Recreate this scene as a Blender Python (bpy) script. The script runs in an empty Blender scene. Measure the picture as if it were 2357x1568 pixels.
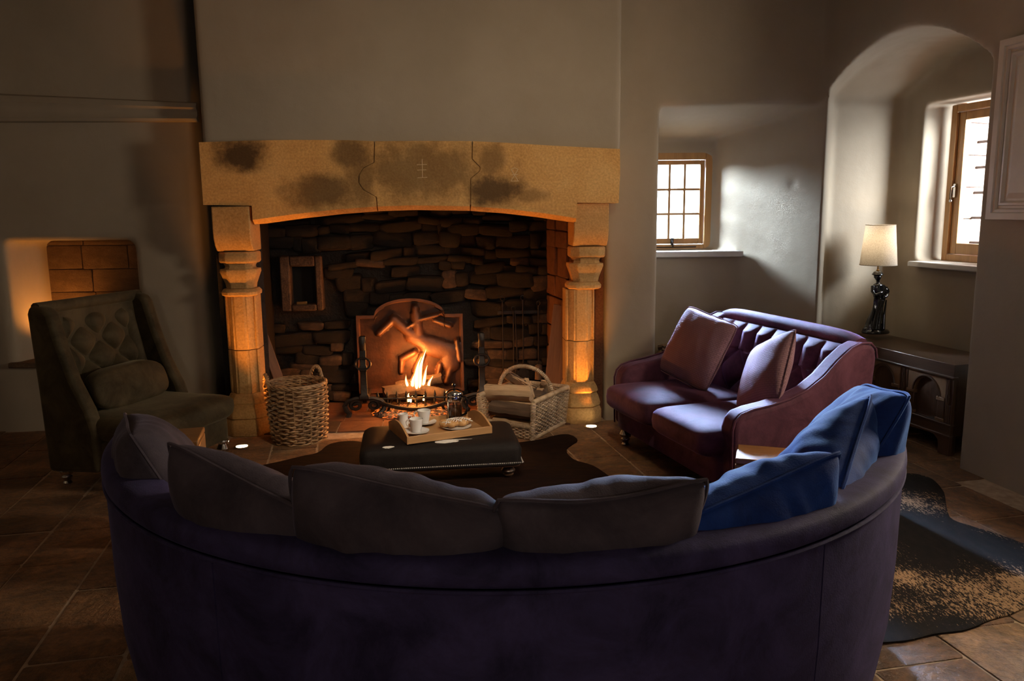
import bpy, bmesh, math, random
from mathutils import Vector, Matrix, noise
random.seed(7)
PI = math.pi
R = math.radians
sc = bpy.context.scene
col = sc.collection

# ------------------------------------------------------------------ camera
CAM_H, PITCH, ROLL = 1.6, R(9.3), R(0.6)
c_, s_ = math.cos(PITCH), math.sin(PITCH)
_R = Vector((1, 0, 0)); _F = Vector((0, c_, -s_)); _D = Vector((0, -s_, -c_))
_R2 = math.cos(ROLL) * _R + math.sin(ROLL) * _D
_D2 = math.cos(ROLL) * _D - math.sin(ROLL) * _R
cam = bpy.data.cameras.new('camera'); cam.sensor_width = 36.0; cam.lens = 1833.0 / 2357.0 * 36.0
cam.clip_start = 0.05
cam_o = bpy.data.objects.new('camera', cam); col.objects.link(cam_o)
m = Matrix.Identity(4)
for i, v in enumerate((_R2, -_D2, -_F)):
    for k in range(3): m[k][i] = v[k]
m[2][3] = CAM_H
cam_o.matrix_world = m
sc.camera = cam_o

# ------------------------------------------------------------------ world, exposure
w = bpy.data.worlds.new('world'); sc.world = w; w.use_nodes = True
bg = w.node_tree.nodes['Background']
bg.inputs[0].default_value = (0.80, 0.90, 1.0, 1); bg.inputs[1].default_value = 16.0
vs = sc.view_settings
vs.view_transform = 'Standard'; vs.look = 'None'; vs.gamma = 1; vs.use_curve_mapping = False
vs.exposure = 0.0
try:
    sc.cycles.use_denoising = True
    sc.cycles.sample_clamp_indirect = 4.0
    sc.cycles.max_bounces = 10; sc.cycles.diffuse_bounces = 5
    sc.cycles.caustics_reflective = False; sc.cycles.caustics_refractive = False
except Exception: pass

def portal(name, loc, direction, sx, sy):
    L = bpy.data.lights.new(name, 'AREA'); L.shape = 'RECTANGLE'; L.size = sx; L.size_y = sy
    L.cycles.is_portal = True
    o = bpy.data.objects.new(name, L); col.objects.link(o); o.location = loc
    o.rotation_euler = Vector(direction).to_track_quat('-Z', 'Z').to_euler()
    return o

def lamp(name, kind, loc, energy, color, size=.05, direction=None, angle=60, blend=1.0, parent=None):
    L = bpy.data.lights.new(name, kind); L.energy = energy; L.color = color
    L.shadow_soft_size = size
    if kind == 'SPOT': L.spot_size = R(angle); L.spot_blend = blend
    o = bpy.data.objects.new(name, L); col.objects.link(o); o.location = loc
    if direction: o.rotation_euler = Vector(direction).to_track_quat('-Z', 'Y').to_euler()
    if parent: o.parent = parent
    return o

# added area lamps boost the daylight at each window, plus portals for the even sky
def added_sky_lamp(loc, aim, size, energy, color):
    L = bpy.data.lights.new('added_sky_lamp', 'AREA'); L.shape = 'RECTANGLE'; L.size, L.size_y = size; L.energy = energy; L.color = color
    o = bpy.data.objects.new('added_sky_lamp', L); col.objects.link(o); o.location = loc
    o.rotation_euler = (Vector(aim) - Vector(loc)).to_track_quat('-Z', 'Z').to_euler(); return o
added_sky_lamp((-.62, 7.85, 2.6), (1.6, 6.4, 1.5), (1.0, 1.0), 5800, (.62, .80, 1.0))
added_sky_lamp((1.5, 9.6, 2.9), (1.15, 3.0, .8), (1.8, 1.1), 10500, (.45, .65, 1.0))
added_sky_lamp((4.75, 4.9, 2.5), (2.75, 6.15, 1.35), (1.2, 1.2), 380, (.85, .93, 1.0))
added_sky_lamp((3.20, 3.40, 1.85), (2.2, 3.22, 1.85), (.66, .80), 150, (1.0, .82, .60))
added_sky_lamp((.45, -2.93, 1.775), (.45, 0, 1.775), (.30, .45), 70, (1.0, .84, .70))
portal('window_portal', (1.36, 6.70, 1.65), (0, -1, 0), .56, .80)
portal('window_portal', (3.55, 5.86, 1.76), (-.97, -.24, 0), .62, 1.16)
portal('window_portal', (3.25, 3.38, 1.85), (-.985, -.175, 0), .70, .90)
portal('window_portal', (0.45, -2.95, 1.775), (0, 1, 0), .32, .47)

# ------------------------------------------------------------------ mesh helper
class G:
    def __init__(s): s.v = []; s.f = []; s.M = None
    def add(s, vs_, fs):
        o = len(s.v)
        s.v += [tuple(s.M @ Vector(p)) for p in vs_] if s.M else [tuple(p) for p in vs_]
        s.f += [tuple(i + o for i in q) for q in fs]; return s
    def box(s, x0, x1, y0, y1, z0, z1):
        return s.add([(x0, y0, z0), (x1, y0, z0), (x1, y1, z0), (x0, y1, z0), (x0, y0, z1), (x1, y0, z1), (x1, y1, z1), (x0, y1, z1)],
                     [(0, 3, 2, 1), (4, 5, 6, 7), (0, 1, 5, 4), (1, 2, 6, 5), (2, 3, 7, 6), (3, 0, 4, 7)])
    def loft(s, secs, cap=True, close=False):
        n = len(secs[0]); vs_ = [p for q in secs for p in q]; fs = []
        K = len(secs)
        for k in range(K if close else K - 1):
            a = k * n; b = ((k + 1) % K) * n
            for i in range(n): j = (i + 1) % n; fs.append((a + i, a + j, b + j, b + i))
        if cap and not close: fs.append(tuple(range(n))[::-1]); fs.append(tuple((K - 1) * n + i for i in range(n)))
        return s.add(vs_, fs)
    def prism(s, poly, lo, hi, plane='xy'):
        def P(a, b, h): return {'xy': (a, b, h), 'xz': (a, h, b), 'yz': (h, a, b)}[plane]
        return s.loft([[P(a, b, lo) for a, b in poly], [P(a, b, hi) for a, b in poly]])
    def lathe(s, prof, n=24, c=(0, 0, 0), sx=1, sy=1, cap=True):
        return s.loft([[(c[0] + r * sx * math.cos(2 * PI * i / n), c[1] + r * sy * math.sin(2 * PI * i / n), c[2] + z) for i in range(n)] for r, z in prof], cap)
    def tube(s, pts, r, n=6, close=False, flat=1.0):
        pts = [Vector(p) for p in pts]; K = len(pts); secs = []; up = None
        for k in range(K):
            a = pts[(k - 1) % K] if (close or k > 0) else pts[k]; b = pts[(k + 1) % K] if (close or k < K - 1) else pts[k]
            t = (b - a).normalized() if (b - a).length > 1e-9 else Vector((0, 0, 1))
            if up is None: up = Vector((0, 0, 1)) if abs(t.z) < .9 else Vector((0, 1, 0))
            sx = t.cross(up)
            if sx.length < 1e-4: sx = t.orthogonal()
            sx.normalize(); up2 = sx.cross(t).normalized(); up = up2
            rr = r[k] if isinstance(r, (list, tuple)) else r
            secs.append([pts[k] + (sx * math.cos(2 * PI * i / n) + up2 * math.sin(2 * PI * i / n) * flat) * rr for i in range(n)])
        return s.loft(secs, not close, close)
    def grid(s, fn, nu, nv):
        vs_ = [fn(i / nu, j / nv) for i in range(nu + 1) for j in range(nv + 1)]
        fs = [(i * (nv + 1) + j, (i + 1) * (nv + 1) + j, (i + 1) * (nv + 1) + j + 1, i * (nv + 1) + j + 1) for i in range(nu) for j in range(nv)]
        return s.add(vs_, fs)
    def ball(s, c, rx, ry=None, rz=None, n=12, mrings=8):
        ry = ry or rx; rz = rz or rx; secs = []
        for k in range(1, mrings):
            a = -PI / 2 + PI * k / mrings
            secs.append([(c[0] + rx * math.cos(a) * math.cos(2 * PI * i / n), c[1] + ry * math.cos(a) * math.sin(2 * PI * i / n), c[2] + rz * math.sin(a)) for i in range(n)])
        return s.loft(secs)
    def mesh(s, name, smooth=True, angle=40, fix=True):
        me = bpy.data.meshes.new(name); me.from_pydata(s.v, [], s.f); me.validate()
        if fix:
            bm = bmesh.new(); bm.from_mesh(me); bmesh.ops.recalc_face_normals(bm, faces=bm.faces); bm.to_mesh(me); bm.free()
        if smooth:
            me.shade_smooth(); me.set_sharp_from_angle(angle=R(angle))
        return me
    def build(s, name, mat, parent=None, smooth=True, angle=40, bevel=0, seg=2, sub=0, **kw):
        me = s.mesh(name, smooth, angle); me.materials.append(mat)
        o = bpy.data.objects.new(name, me); col.objects.link(o)
        if parent: o.parent = parent
        if bevel:
            b = o.modifiers.new('bevel', 'BEVEL'); b.width = bevel; b.segments = seg; b.limit_method = 'ANGLE'; b.angle_limit = R(35)
            b.harden_normals = False
            if smooth: me.shade_smooth(); 
        if sub:
            d = o.modifiers.new('sub', 'SUBSURF'); d.levels = sub; d.render_levels = sub
        return o

def bake(o):
    dg = bpy.context.evaluated_depsgraph_get(); e = o.evaluated_get(dg)
    me = bpy.data.meshes.new_from_object(e, depsgraph=dg)
    o.modifiers.clear(); o.data = me; return o

def tag(o, label=None, cat=None, group=None, kind=None):
    if label: o['label'] = label
    if cat: o['category'] = cat
    if group: o['group'] = group
    if kind: o['kind'] = kind
    return o

def empty(name, loc, rz=0, label=None, cat=None, group=None, kind=None):
    o = bpy.data.objects.new(name, None); col.objects.link(o); o.location = loc; o.rotation_euler = (0, 0, rz)
    o.empty_display_size = .1
    return tag(o, label, cat, group, kind)

def inst(name, me, parent, loc, rot=(0, 0, 0), scale=(1, 1, 1)):
    o = bpy.data.objects.new(name, me); col.objects.link(o); o.parent = parent
    o.location = loc; o.rotation_euler = rot; o.scale = scale; return o

def cut(o, cutters):
    for g in cutters:
        me = g.mesh('cutter', False); q = bpy.data.objects.new('cutter', me); col.objects.link(q)
        b = o.modifiers.new('cut', 'BOOLEAN'); b.operation = 'DIFFERENCE'; b.object = q; b.solver = 'EXACT'
        bake(o); bpy.data.objects.remove(q)
    return o

def soften(o, voxel, it=6, fac=.5):
    mat_ = o.data.materials[0] if o.data.materials else None
    r = o.modifiers.new('remesh', 'REMESH'); r.mode = 'VOXEL'; r.voxel_size = voxel; r.use_smooth_shade = True
    q = o.modifiers.new('smooth', 'SMOOTH'); q.factor = fac; q.iterations = it
    bake(o)
    if mat_ and not o.data.materials: o.data.materials.append(mat_)
    o.data.shade_smooth(); return o

def nz(p, sc_=1.0, seed=0): return noise.noise(Vector((p[0] * sc_ + seed * 7.3, p[1] * sc_ - seed * 3.1, p[2] * sc_ + seed * 1.7)))

# ------------------------------------------------------------------ materials
class N:
    def __init__(s, name):
        s.m = bpy.data.materials.new(name); s.m.use_nodes = True; s.t = s.m.node_tree
        s.b = s.t.nodes['Principled BSDF']; s.out = s.t.nodes['Material Output']
        s._tc = None
    def n(s, typ, **kw):
        x = s.t.nodes.new(typ)
        for k, v in kw.items(): setattr(x, k, v)
        return x
    def l(s, a, b): s.t.links.new(a, b)
    def co(s, kind='Object', scale=(1, 1, 1), rot=(0, 0, 0)):
        if not s._tc: s._tc = s.n('ShaderNodeTexCoord')
        mp = s.n('ShaderNodeMapping'); s.l(s._tc.outputs[kind], mp.inputs[0])
        mp.inputs['Scale'].default_value = scale; mp.inputs['Rotation'].default_value = rot
        return mp.outputs[0]
    def noise(s, vec, scale, detail=4, rough=.55, dist=0):
        x = s.n('ShaderNodeTexNoise'); s.l(vec, x.inputs['Vector']); x.inputs['Scale'].default_value = scale
        x.inputs['Detail'].default_value = detail; x.inputs['Roughness'].default_value = rough; x.inputs['Distortion'].default_value = dist
        return x.outputs['Fac']
    def ramp(s, fac, stops):
        x = s.n('ShaderNodeValToRGB'); s.l(fac, x.inputs[0]); e = x.color_ramp.elements
        while len(e) < len(stops): e.new(.5)
        for k, (p, c) in enumerate(stops):
            e[k].position = p; e[k].color = tuple(c) + (1,) if len(c) == 3 else c
        return x.outputs[0]
    def mix(s, fac, a, b, mode='MIX'):
        x = s.n('ShaderNodeMix', data_type='RGBA', blend_type=mode)
        for sock, val in ((x.inputs[0], fac), (x.inputs[6], a), (x.inputs[7], b)):
            if isinstance(val, (int, float)): sock.default_value = val
            elif isinstance(val, tuple): sock.default_value = val + (1,) if len(val) == 3 else val
            else: s.l(val, sock)
        return x.outputs[2]
    def math(s, op, a, b=0):
        x = s.n('ShaderNodeMath', operation=op)
        for sock, val in ((x.inputs[0], a), (x.inputs[1], b)):
            if isinstance(val, (int, float)): sock.default_value = val
            else: s.l(val, sock)
        return x.outputs[0]
    def color(s, c):
        if isinstance(c, tuple): s.b.inputs['Base Color'].default_value = c + (1,)
        else: s.l(c, s.b.inputs['Base Color'])
        return s
    def bump(s, h, strength=.3, dist=.01):
        x = s.n('ShaderNodeBump'); x.inputs['Strength'].default_value = strength; x.inputs['Distance'].default_value = dist
        s.l(h, x.inputs['Height']); s.l(x.outputs[0], s.b.inputs['Normal']); return s
    def set(s, **kw):
        for k, v in kw.items():
            k = {'rough': 'Roughness', 'metal': 'Metallic', 'sheen': 'Sheen Weight', 'sheen_r': 'Sheen Roughness', 'sheen_t': 'Sheen Tint',
                 'trans': 'Transmission Weight', 'spec': 'Specular IOR Level', 'coat': 'Coat Weight', 'ior': 'IOR', 'ec': 'Emission Color', 'es': 'Emission Strength', 'sub': 'Subsurface Weight'}[k]
            if isinstance(v, tuple): v = v + (1,)
            if hasattr(v, 'links') or hasattr(v, 'is_linked'): s.l(v, s.b.inputs[k])
            else: s.b.inputs[k].default_value = v
        return s

def basic(name, c1, c2=None, scale=6, rough=.6, bump=0, bscale=60, kind='Object', stretch=(1, 1, 1), bdist=.005, **kw):
    a = N(name); v = a.co(kind, stretch)
    if c2: a.color(a.mix(a.ramp(a.noise(v, scale, 5), [(.35, (0, 0, 0)), (.65, (1, 1, 1))]), c1, c2))
    else: a.color(c1)
    if bump: a.bump(a.noise(v, bscale, 6), bump, bdist)
    a.set(rough=rough, **kw); return a.m

def m_plaster(name, c1, c2):
    a = N(name); v = a.co()
    f = a.ramp(a.noise(v, 1.1, 5, .6), [(.3, (0, 0, 0)), (.7, (1, 1, 1))])
    a.color(a.mix(f, c1, c2))
    h = a.math('ADD', a.noise(v, 2.2, 3), a.math('MULTIPLY', a.noise(v, 90, 4, .7), .06))
    h = a.math('ADD', h, a.math('MULTIPLY', a.noise(v, 9, 4), .15))
    a.bump(h, .28, .05); a.set(rough=.82, spec=.25); return a.m

def m_stone(name, base, dark, light, blobs=(), pits=.35, rough=.8):
    """sandstone with grain, pits and stains that have a shape of their own (blobs: x, z, rx, rz, strength in object space)"""
    a = N(name); v = a.co()
    f = a.noise(v, 3.0, 6, .65, .4)
    cc = a.ramp(f, [(.28, dark), (.5, base), (.75, light)])
    g = a.noise(v, 70, 3, .6)
    cc = a.mix(.35, cc, a.ramp(g, [(.3, tuple(x * .5 for x in base)), (.7, tuple(min(1, x * 1.25) for x in light))]))
    if blobs:
        sp = a.n('ShaderNodeSeparateXYZ'); a.l(v, sp.inputs[0]); wob = a.noise(v, 7, 5, .7)
        tot = None
        for (bx, bz, rx, rz, st) in blobs:
            dx = a.math('POWER', a.math('ABSOLUTE', a.math('DIVIDE', a.math('SUBTRACT', sp.outputs[0], bx), rx)), 2)
            dz = a.math('POWER', a.math('ABSOLUTE', a.math('DIVIDE', a.math('SUBTRACT', sp.outputs[2], bz), rz)), 2)
            d = a.math('ADD', a.math('SQRT', a.math('ADD', dx, dz)), a.math('MULTIPLY', a.math('SUBTRACT', wob, .5), 1.7))
            mr = a.n('ShaderNodeMapRange'); mr.interpolation_type = 'SMOOTHSTEP'; a.l(d, mr.inputs[0])
            mr.inputs[1].default_value = .45; mr.inputs[2].default_value = 1.35; mr.inputs[3].default_value = st; mr.inputs[4].default_value = 0
            tot = mr.outputs[0] if tot is None else a.math('MAXIMUM', tot, mr.outputs[0])
        cc = a.mix(tot, cc, (.050, .025, .009))
    a.color(cc)
    h = a.math('ADD', a.math('MULTIPLY', a.noise(v, 35, 5, .7), pits), a.math('MULTIPLY', f, .8))
    a.bump(h, .6, .02); a.set(rough=rough, spec=.3); return a.m

def m_wood(name, c1, c2, axis=0, scale=3.0, rough=.45, bump=.15, coat=0, ring=14):
    a = N(name); st = [1, 1, 1]; st[axis] = .08; v = a.co('Object', tuple(st))
    f = a.noise(v, scale * ring, 6, .65, 1.2); g = a.noise(v, scale * 4, 3)
    cc = a.mix(a.ramp(f, [(.3, (0, 0, 0)), (.7, (1, 1, 1))]), c1, c2)
    cc = a.mix(a.math('MULTIPLY', a.ramp(g, [(.35, (0, 0, 0)), (.75, (1, 1, 1))]), .5), cc, tuple(x * .55 for x in c1))
    a.color(cc).bump(f, bump, .004); a.set(rough=rough, coat=coat); return a.m

def m_velvet(name, c1, c2, sheen_t, sheen=.9, rough=.75, scale=5):
    a = N(name); v = a.co()
    f = a.ramp(a.noise(v, scale, 6, .7, .5), [(.35, (0, 0, 0)), (.68, (1, 1, 1))])
    a.color(a.mix(f, c1, c2)); a.bump(a.math('ADD', a.noise(v, 220, 3), a.math('MULTIPLY', a.noise(v, 14, 5, .6), 2.0)), .18, .006)
    a.set(rough=rough, sheen=sheen, sheen_r=.35, sheen_t=sheen_t, spec=.15); return a.m

PLASTER = m_plaster('grey_plaster', (.31, .25, .18), (.38, .315, .235))
CEIL = m_plaster('ceiling_plaster', (.25, .23, .2), (.3, .28, .25))
SAND = m_stone('sandstone_lintel', (.64, .34, .105), (.48, .235, .065), (.74, .45, .17),
               blobs=[(.27, 2.0, .17, .13, .93), (.80, 1.74, .26, .13, .75), (1.02, 2.0, .14, .14, .72), (1.5, 1.88, .50, .20, .62), (1.08, 1.84, .12, .2, .6),
                      (2.0, 1.74, .22, .12, .88), (1.98, 1.94, .12, .12, .6), (2.25, 1.70, .14, .05, .5)])
SAND2 = m_stone('sandstone_pillar', (.48, .27, .095), (.38, .20, .06), (.58, .35, .14), pits=.6)
SOOT = m_stone('sooty_masonry', (.009, .006, .004), (.0035, .0025, .002), (.032, .018, .011), pits=.9, rough=.55)
SOOT2 = m_stone('smoke_stained_stone', (.040, .023, .014), (.010, .006, .004), (.17, .10, .058), pits=.9, rough=.6)
SOOT3 = m_stone('reddened_stone', (.14, .055, .026), (.05, .02, .011), (.20, .09, .045), pits=.7, rough=.7)
BRICKN = m_stone('niche_stone', (.13, .075, .04), (.06, .035, .02), (.20, .125, .07), pits=.5)
PINK = m_stone('pink_sandstone', (.55, .36, .29), (.42, .24, .18), (.68, .5, .42), pits=.5)
IRON = basic('black_iron', (.018, .016, .015), (.035, .028, .024), 20, .5, .4, 60, metal=.6)
IRONR = basic('fireback_iron', (.042, .017, .010), (.095, .038, .020), 9, .5, .4, 50, metal=.2)
CHROME = basic('chrome', (.72, .70, .68), None, rough=.12, metal=1)
NICKEL = basic('nickel_studs', (.80, .76, .70), None, rough=.45, metal=.5)
BRASS = basic('brass', (.55, .33, .12), None, rough=.3, metal=1)
WHITE = basic('white_china', (.80, .79, .77), None, rough=.18, spec=.5, coat=.4)
PINE = m_wood('pine', (.42, .21, .07), (.52, .28, .10), 2, 3, .4, .1, .2)
PINEX = m_wood('pine_rail', (.42, .21, .07), (.52, .28, .10), 0, 3, .4, .1, .2)
OAK = m_wood('dark_oak', (.055, .026, .014), (.10, .05, .026), 2, 3, .38, .3, .25)
OAKX = m_wood('dark_oak_rail', (.055, .027, .015), (.10, .052, .028), 0, 3, .35, .3, .3)
OAKPALE = m_wood('worn_oak', (.16, .085, .04), (.24, .135, .065), 2, 3, .45, .3)
BEECH = m_wood('tray_wood', (.50, .27, .11), (.60, .34, .15), 0, 2.5, .35, .06, .2)
BLOCK = m_wood('block_wood', (.24, .10, .028), (.36, .165, .05), 0, 2.0, .4, .15, .2, 8)
STUMP = m_wood('stump_wood', (.40, .25, .11), (.52, .34, .16), 2, 2.0, .6, .2)
BEAMW = m_wood('old_plank', (.15, .065, .03), (.23, .105, .048), 2, 2.5, .65, .4)
LOGIN = m_wood('split_log', (.46, .30, .165), (.64, .45, .27), 0, 2.5, .75, .6, 0, 10)
BARK = m_wood('bark', (.075, .045, .028), (.17, .105, .065), 0, 2.0, .85, .9, 0, 9)
CHAR = basic('charred_log', (.012, .009, .008), (.055, .028, .016), 14, .8, .9, 40)
WICK = basic('wicker', (.17, .09, .038), (.38, .22, .10), 16, .55, .4, 120)
WICK2 = basic('buff_wicker', (.32, .22, .13), (.52, .385, .25), 14, .6, .4, 120)
VELG = m_velvet('olive_velvet', (.030, .021, .009), (.085, .062, .030), (.6, .48, .28), .25)
VELP = m_velvet('plum_velvet', (.055, .018, .030), (.135, .048, .070), (.62, .40, .80), .30)
VELB = m_velvet('navy_velvet', (.019, .015, .042), (.056, .045, .122), (.45, .40, .75), .09)
VELC = m_velvet('blue_cushion_velvet', (.007, .020, .105), (.015, .052, .24), (.22, .45, 1.0), .5)
VELCD = m_velvet('dark_cushion_velvet', (.038, .029, .036), (.080, .062, .072), (.55, .48, .65), .12)
def m_weave():
    a = N('woven_cushion_cloth'); v = a.co()
    w1 = a.n('ShaderNodeTexBrick'); a.l(a.co('Object', (34, 34, 34), (R(90), 0, 0)), w1.inputs[0])
    w1.inputs['Scale'].default_value = 1.0; w1.inputs['Mortar Size'].default_value = .06; w1.inputs['Mortar Smooth'].default_value = 1
    w1.inputs['Brick Width'].default_value = .8; w1.inputs['Row Height'].default_value = .42
    f = a.ramp(a.noise(v, 5, 4), [(.3, (0, 0, 0)), (.7, (1, 1, 1))])
    a.color(a.mix(a.math('MULTIPLY', w1.outputs['Fac'], .6), a.mix(f, (.215, .115, .125), (.28, .155, .165)), (.11, .055, .065)))
    a.bump(a.math('SUBTRACT', 1.0, w1.outputs['Fac']), .5, .004)
    a.set(rough=.85, sheen=.2, sheen_t=(.7, .55, .9), sheen_r=.4, spec=.2); return a.m
WEAVE = m_weave()
def m_flag():
    a = N('flagstone'); v = a.co('Object'); oi = a.n('ShaderNodeObjectInfo')
    geo = a.n('ShaderNodeNewGeometry'); P = geo.outputs['Position']
    f = a.noise(P, 3.2, 6, .7, .6); g = a.noise(P, 26, 5, .7)
    base = a.ramp(oi.outputs['Random'], [(0, (.25, .13, .062)), (.35, (.38, .215, .11)), (.65, (.31, .165, .085)), (1, (.47, .295, .16))])
    cc = a.mix(a.ramp(f, [(.40, (0, 0, 0)), (.66, (1, 1, 1))]), a.mix(.68, base, (.034, .019, .011)), base)
    cc = a.mix(.5, cc, a.ramp(g, [(.35, (.10, .08, .06)), (.68, (.85, .75, .62))]), 'OVERLAY')
    a.color(cc); a.bump(a.math('ADD', f, a.math('MULTIPLY', g, .5)), .9, .025)
    a.set(rough=a.ramp(g, [(.2, (.42, .42, .42)), (.8, (.66, .66, .66))]), spec=.35); return a.m
FLAG = m_flag()
GROUT = basic('floor_grout', (.36, .25, .16), (.50, .37, .25), 20, .9, .5, 80)
def m_hide(name, dark, dark2, pale, lo, hi, sc_, streak, rough=.45):
    a = N(name); v = a.co(); vs2 = a.co('Object', streak)
    big = a.noise(v, sc_, 3, .5); fine = a.noise(vs2, 30, 4, .75)
    mask = a.math('ADD', a.math('MULTIPLY', big, .55), a.math('MULTIPLY', fine, .45))
    f = a.ramp(mask, [(lo, (0, 0, 0)), (hi, (1, 1, 1))])
    d = a.mix(a.ramp(a.noise(vs2, 9, 4), [(.3, (0, 0, 0)), (.7, (1, 1, 1))]), dark, dark2)
    a.color(a.mix(f, d, pale)); a.bump(a.noise(vs2, 90, 4, .7), .5, .004)
    a.set(rough=rough, spec=.10); return a.m
HIDE1 = m_hide('brown_cowhide', (.005, .002, .0015), (.016, .0055, .003), (.01, .0035, .002), .7, .8, 1.5, (1, 3, 1), .85)
HIDE2 = m_hide('brindle_cowhide', (.005, .0045, .005), (.014, .010, .009), (.40, .25, .14), .545, .575, 1.5, (4, 1.3, 1), .7)
def m_blackhide():
    a = N('black_cowhide'); v = a.co(); st = a.co('Object', (2, 6, 2)); wob = a.noise(v, 18, 4, .7)
    sp = a.n('ShaderNodeSeparateXYZ'); a.l(v, sp.inputs[0]); tot = None
    for bx, by, rx, ry in ((.03, -.195, .075, .026), (-.31, -.235, .04, .015), (.10, -.17, .10, .008)):
        dx = a.math('POWER', a.math('DIVIDE', a.math('SUBTRACT', sp.outputs[0], bx), rx), 2)
        dy = a.math('POWER', a.math('DIVIDE', a.math('SUBTRACT', sp.outputs[1], by), ry), 2)
        d = a.math('ADD', a.math('ADD', dx, dy), a.math('MULTIPLY', a.math('SUBTRACT', wob, .5), 1.6))
        k = a.math('LESS_THAN', d, .8); tot = k if tot is None else a.math('MAXIMUM', tot, k)
    a.color(a.mix(tot, a.mix(a.noise(st, 14, 4), (.006, .005, .005), (.022, .016, .014)), (.75, .72, .67)))
    a.bump(a.noise(st, 70, 5, .75), .5, .004); a.set(rough=.55, spec=.14); return a.m
BLACKHIDE = m_blackhide()
GLOSSB = basic('black_glaze', (.006, .006, .007), None, rough=.12, spec=.6, coat=.6)
def m_glass(name, tint=(1, 1, 1), thin=.9):
    a = N(name); tr = a.n('ShaderNodeBsdfTransparent'); gl = a.n('ShaderNodeBsdfGlossy'); mx = a.n('ShaderNodeMixShader')
    tr.inputs[0].default_value = tint + (1,); gl.inputs['Roughness'].default_value = .02
    mx.inputs[0].default_value = 1 - thin; a.l(tr.outputs[0], mx.inputs[1]); a.l(gl.outputs[0], mx.inputs[2]); a.l(mx.outputs[0], a.out.inputs[0]); return a.m
GLASS = m_glass('window_glass', (1, 1, 1), .95)
PGLASS = m_glass('pot_glass', (.96, .95, .93), .90)
COFFEE = basic('coffee', (.020, .008, .004), None, rough=.08, spec=.6)
PAINT = basic('cream_paint', (.58, .50, .42), (.64, .57, .48), 6, .4, .1, 50)
SILLM = basic('sill_paint', (.60, .57, .52), (.66, .63, .58), 5, .35, .15, 40)
def m_shade():
    a = N('lamp_shade_linen'); v = a.co(); f = a.noise(v, 160, 3, .8)
    cc = a.mix(a.ramp(f, [(.35, (0, 0, 0)), (.65, (1, 1, 1))]), (.36, .31, .25), (.52, .46, .38))
    d = a.n('ShaderNodeBsdfDiffuse'); t = a.n('ShaderNodeBsdfTranslucent'); mx = a.n('ShaderNodeMixShader'); mx.inputs[0].default_value = .42
    a.l(cc, d.inputs[0]); a.l(cc, t.inputs[0]); a.l(d.outputs[0], mx.inputs[1]); a.l(t.outputs[0], mx.inputs[2]); a.l(mx.outputs[0], a.out.inputs[0]); return a.m
SHADE = m_shade()
def m_emit(name, c, st, tr=0.0):
    a = N(name); e = a.n('ShaderNodeEmission'); e.inputs[0].default_value = c + (1,); e.inputs[1].default_value = st
    if tr:
        t = a.n('ShaderNodeBsdfTransparent'); mx = a.n('ShaderNodeMixShader'); mx.inputs[0].default_value = tr
        a.l(e.outputs[0], mx.inputs[1]); a.l(t.outputs[0], mx.inputs[2]); a.l(mx.outputs[0], a.out.inputs[0])
    else: a.l(e.outputs[0], a.out.inputs[0])
    return a.m
FLAME_IN = m_emit('flame_core', (1.0, .62, .22), 9.0, .15)
FLAME_OUT = m_emit('flame_edge', (1.0, .26, .04), 1.6, .62)
BULB = m_emit('bulb', (1.0, .86, .62), 18)
def m_ember():
    a = N('ember_bed'); v = a.co(); f = a.noise(v, 34, 4, .7)
    a.color(a.ramp(a.noise(v, 50, 4), [(.35, (.02, .014, .012)), (.65, (.28, .20, .17))]))
    a.set(rough=.9); a.l(a.ramp(f, [(.52, (0, 0, 0)), (.66, (1, .18, .02))]), a.b.inputs['Emission Color']); a.b.inputs['Emission Strength'].default_value = 1.6
    a.bump(f, .8, .02); return a.m
EMBER = m_ember()
PASTRY = basic('pastry_crust', (.48, .23, .07), (.66, .40, .17), 24, .45, .5, 70)
ICING = basic('icing', (.85, .80, .74), None, rough=.3)
LEDM = m_emit('uplight_lens', (1.0, .80, .5), 14)

# ================================================================== THE SETTING
# ---- floor slab and its flagstones (rows run 12 degrees off the chimney wall)
fl = G().box(-4.4, 4.8, -3.0, 7.2, -.25, -.006).build('floor', GROUT, smooth=False)
tag(fl, 'worn stone flag floor of the whole room', 'floor', kind='structure')
def stone_mesh(name, mat, seed, rough=.0, bev=.06, jitter=.02):
    rnd = random.Random(seed); bm = bmesh.new(); bmesh.ops.create_cube(bm, size=1)
    for v in bm.verts:
        v.co.x += rnd.uniform(-jitter, jitter); v.co.y += rnd.uniform(-jitter, jitter); v.co.z += rnd.uniform(-rough, rough)
    bmesh.ops.bevel(bm, geom=list(bm.edges), offset=bev, segments=1, affect='EDGES')
    me = bpy.data.meshes.new(name); bm.to_mesh(me); bm.free(); me.materials.append(mat); me.shade_smooth(); me.set_sharp_from_angle(angle=R(50)); return me
flagm = [stone_mesh('flagstone', FLAG, k, .0, .018, .012) for k in range(5)]
rnd = random.Random(3)
ang = R(12); d2 = Vector((math.cos(ang), math.sin(ang), 0)); d1 = Vector((-math.sin(ang), math.cos(ang), 0))
a_ = -5.0
def in_room(p):
    if not (-4.1 < p.x < 3.6 and 1.3 < p.y < 6.3): return False
    if p.y > 5.72 and p.x < .9: return False
    if p.y > 6.3: return False
    if p.x > 2.75 + .1 * max(0, 4.3 - p.y) and p.y < 4.6: return False
    return True
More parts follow.
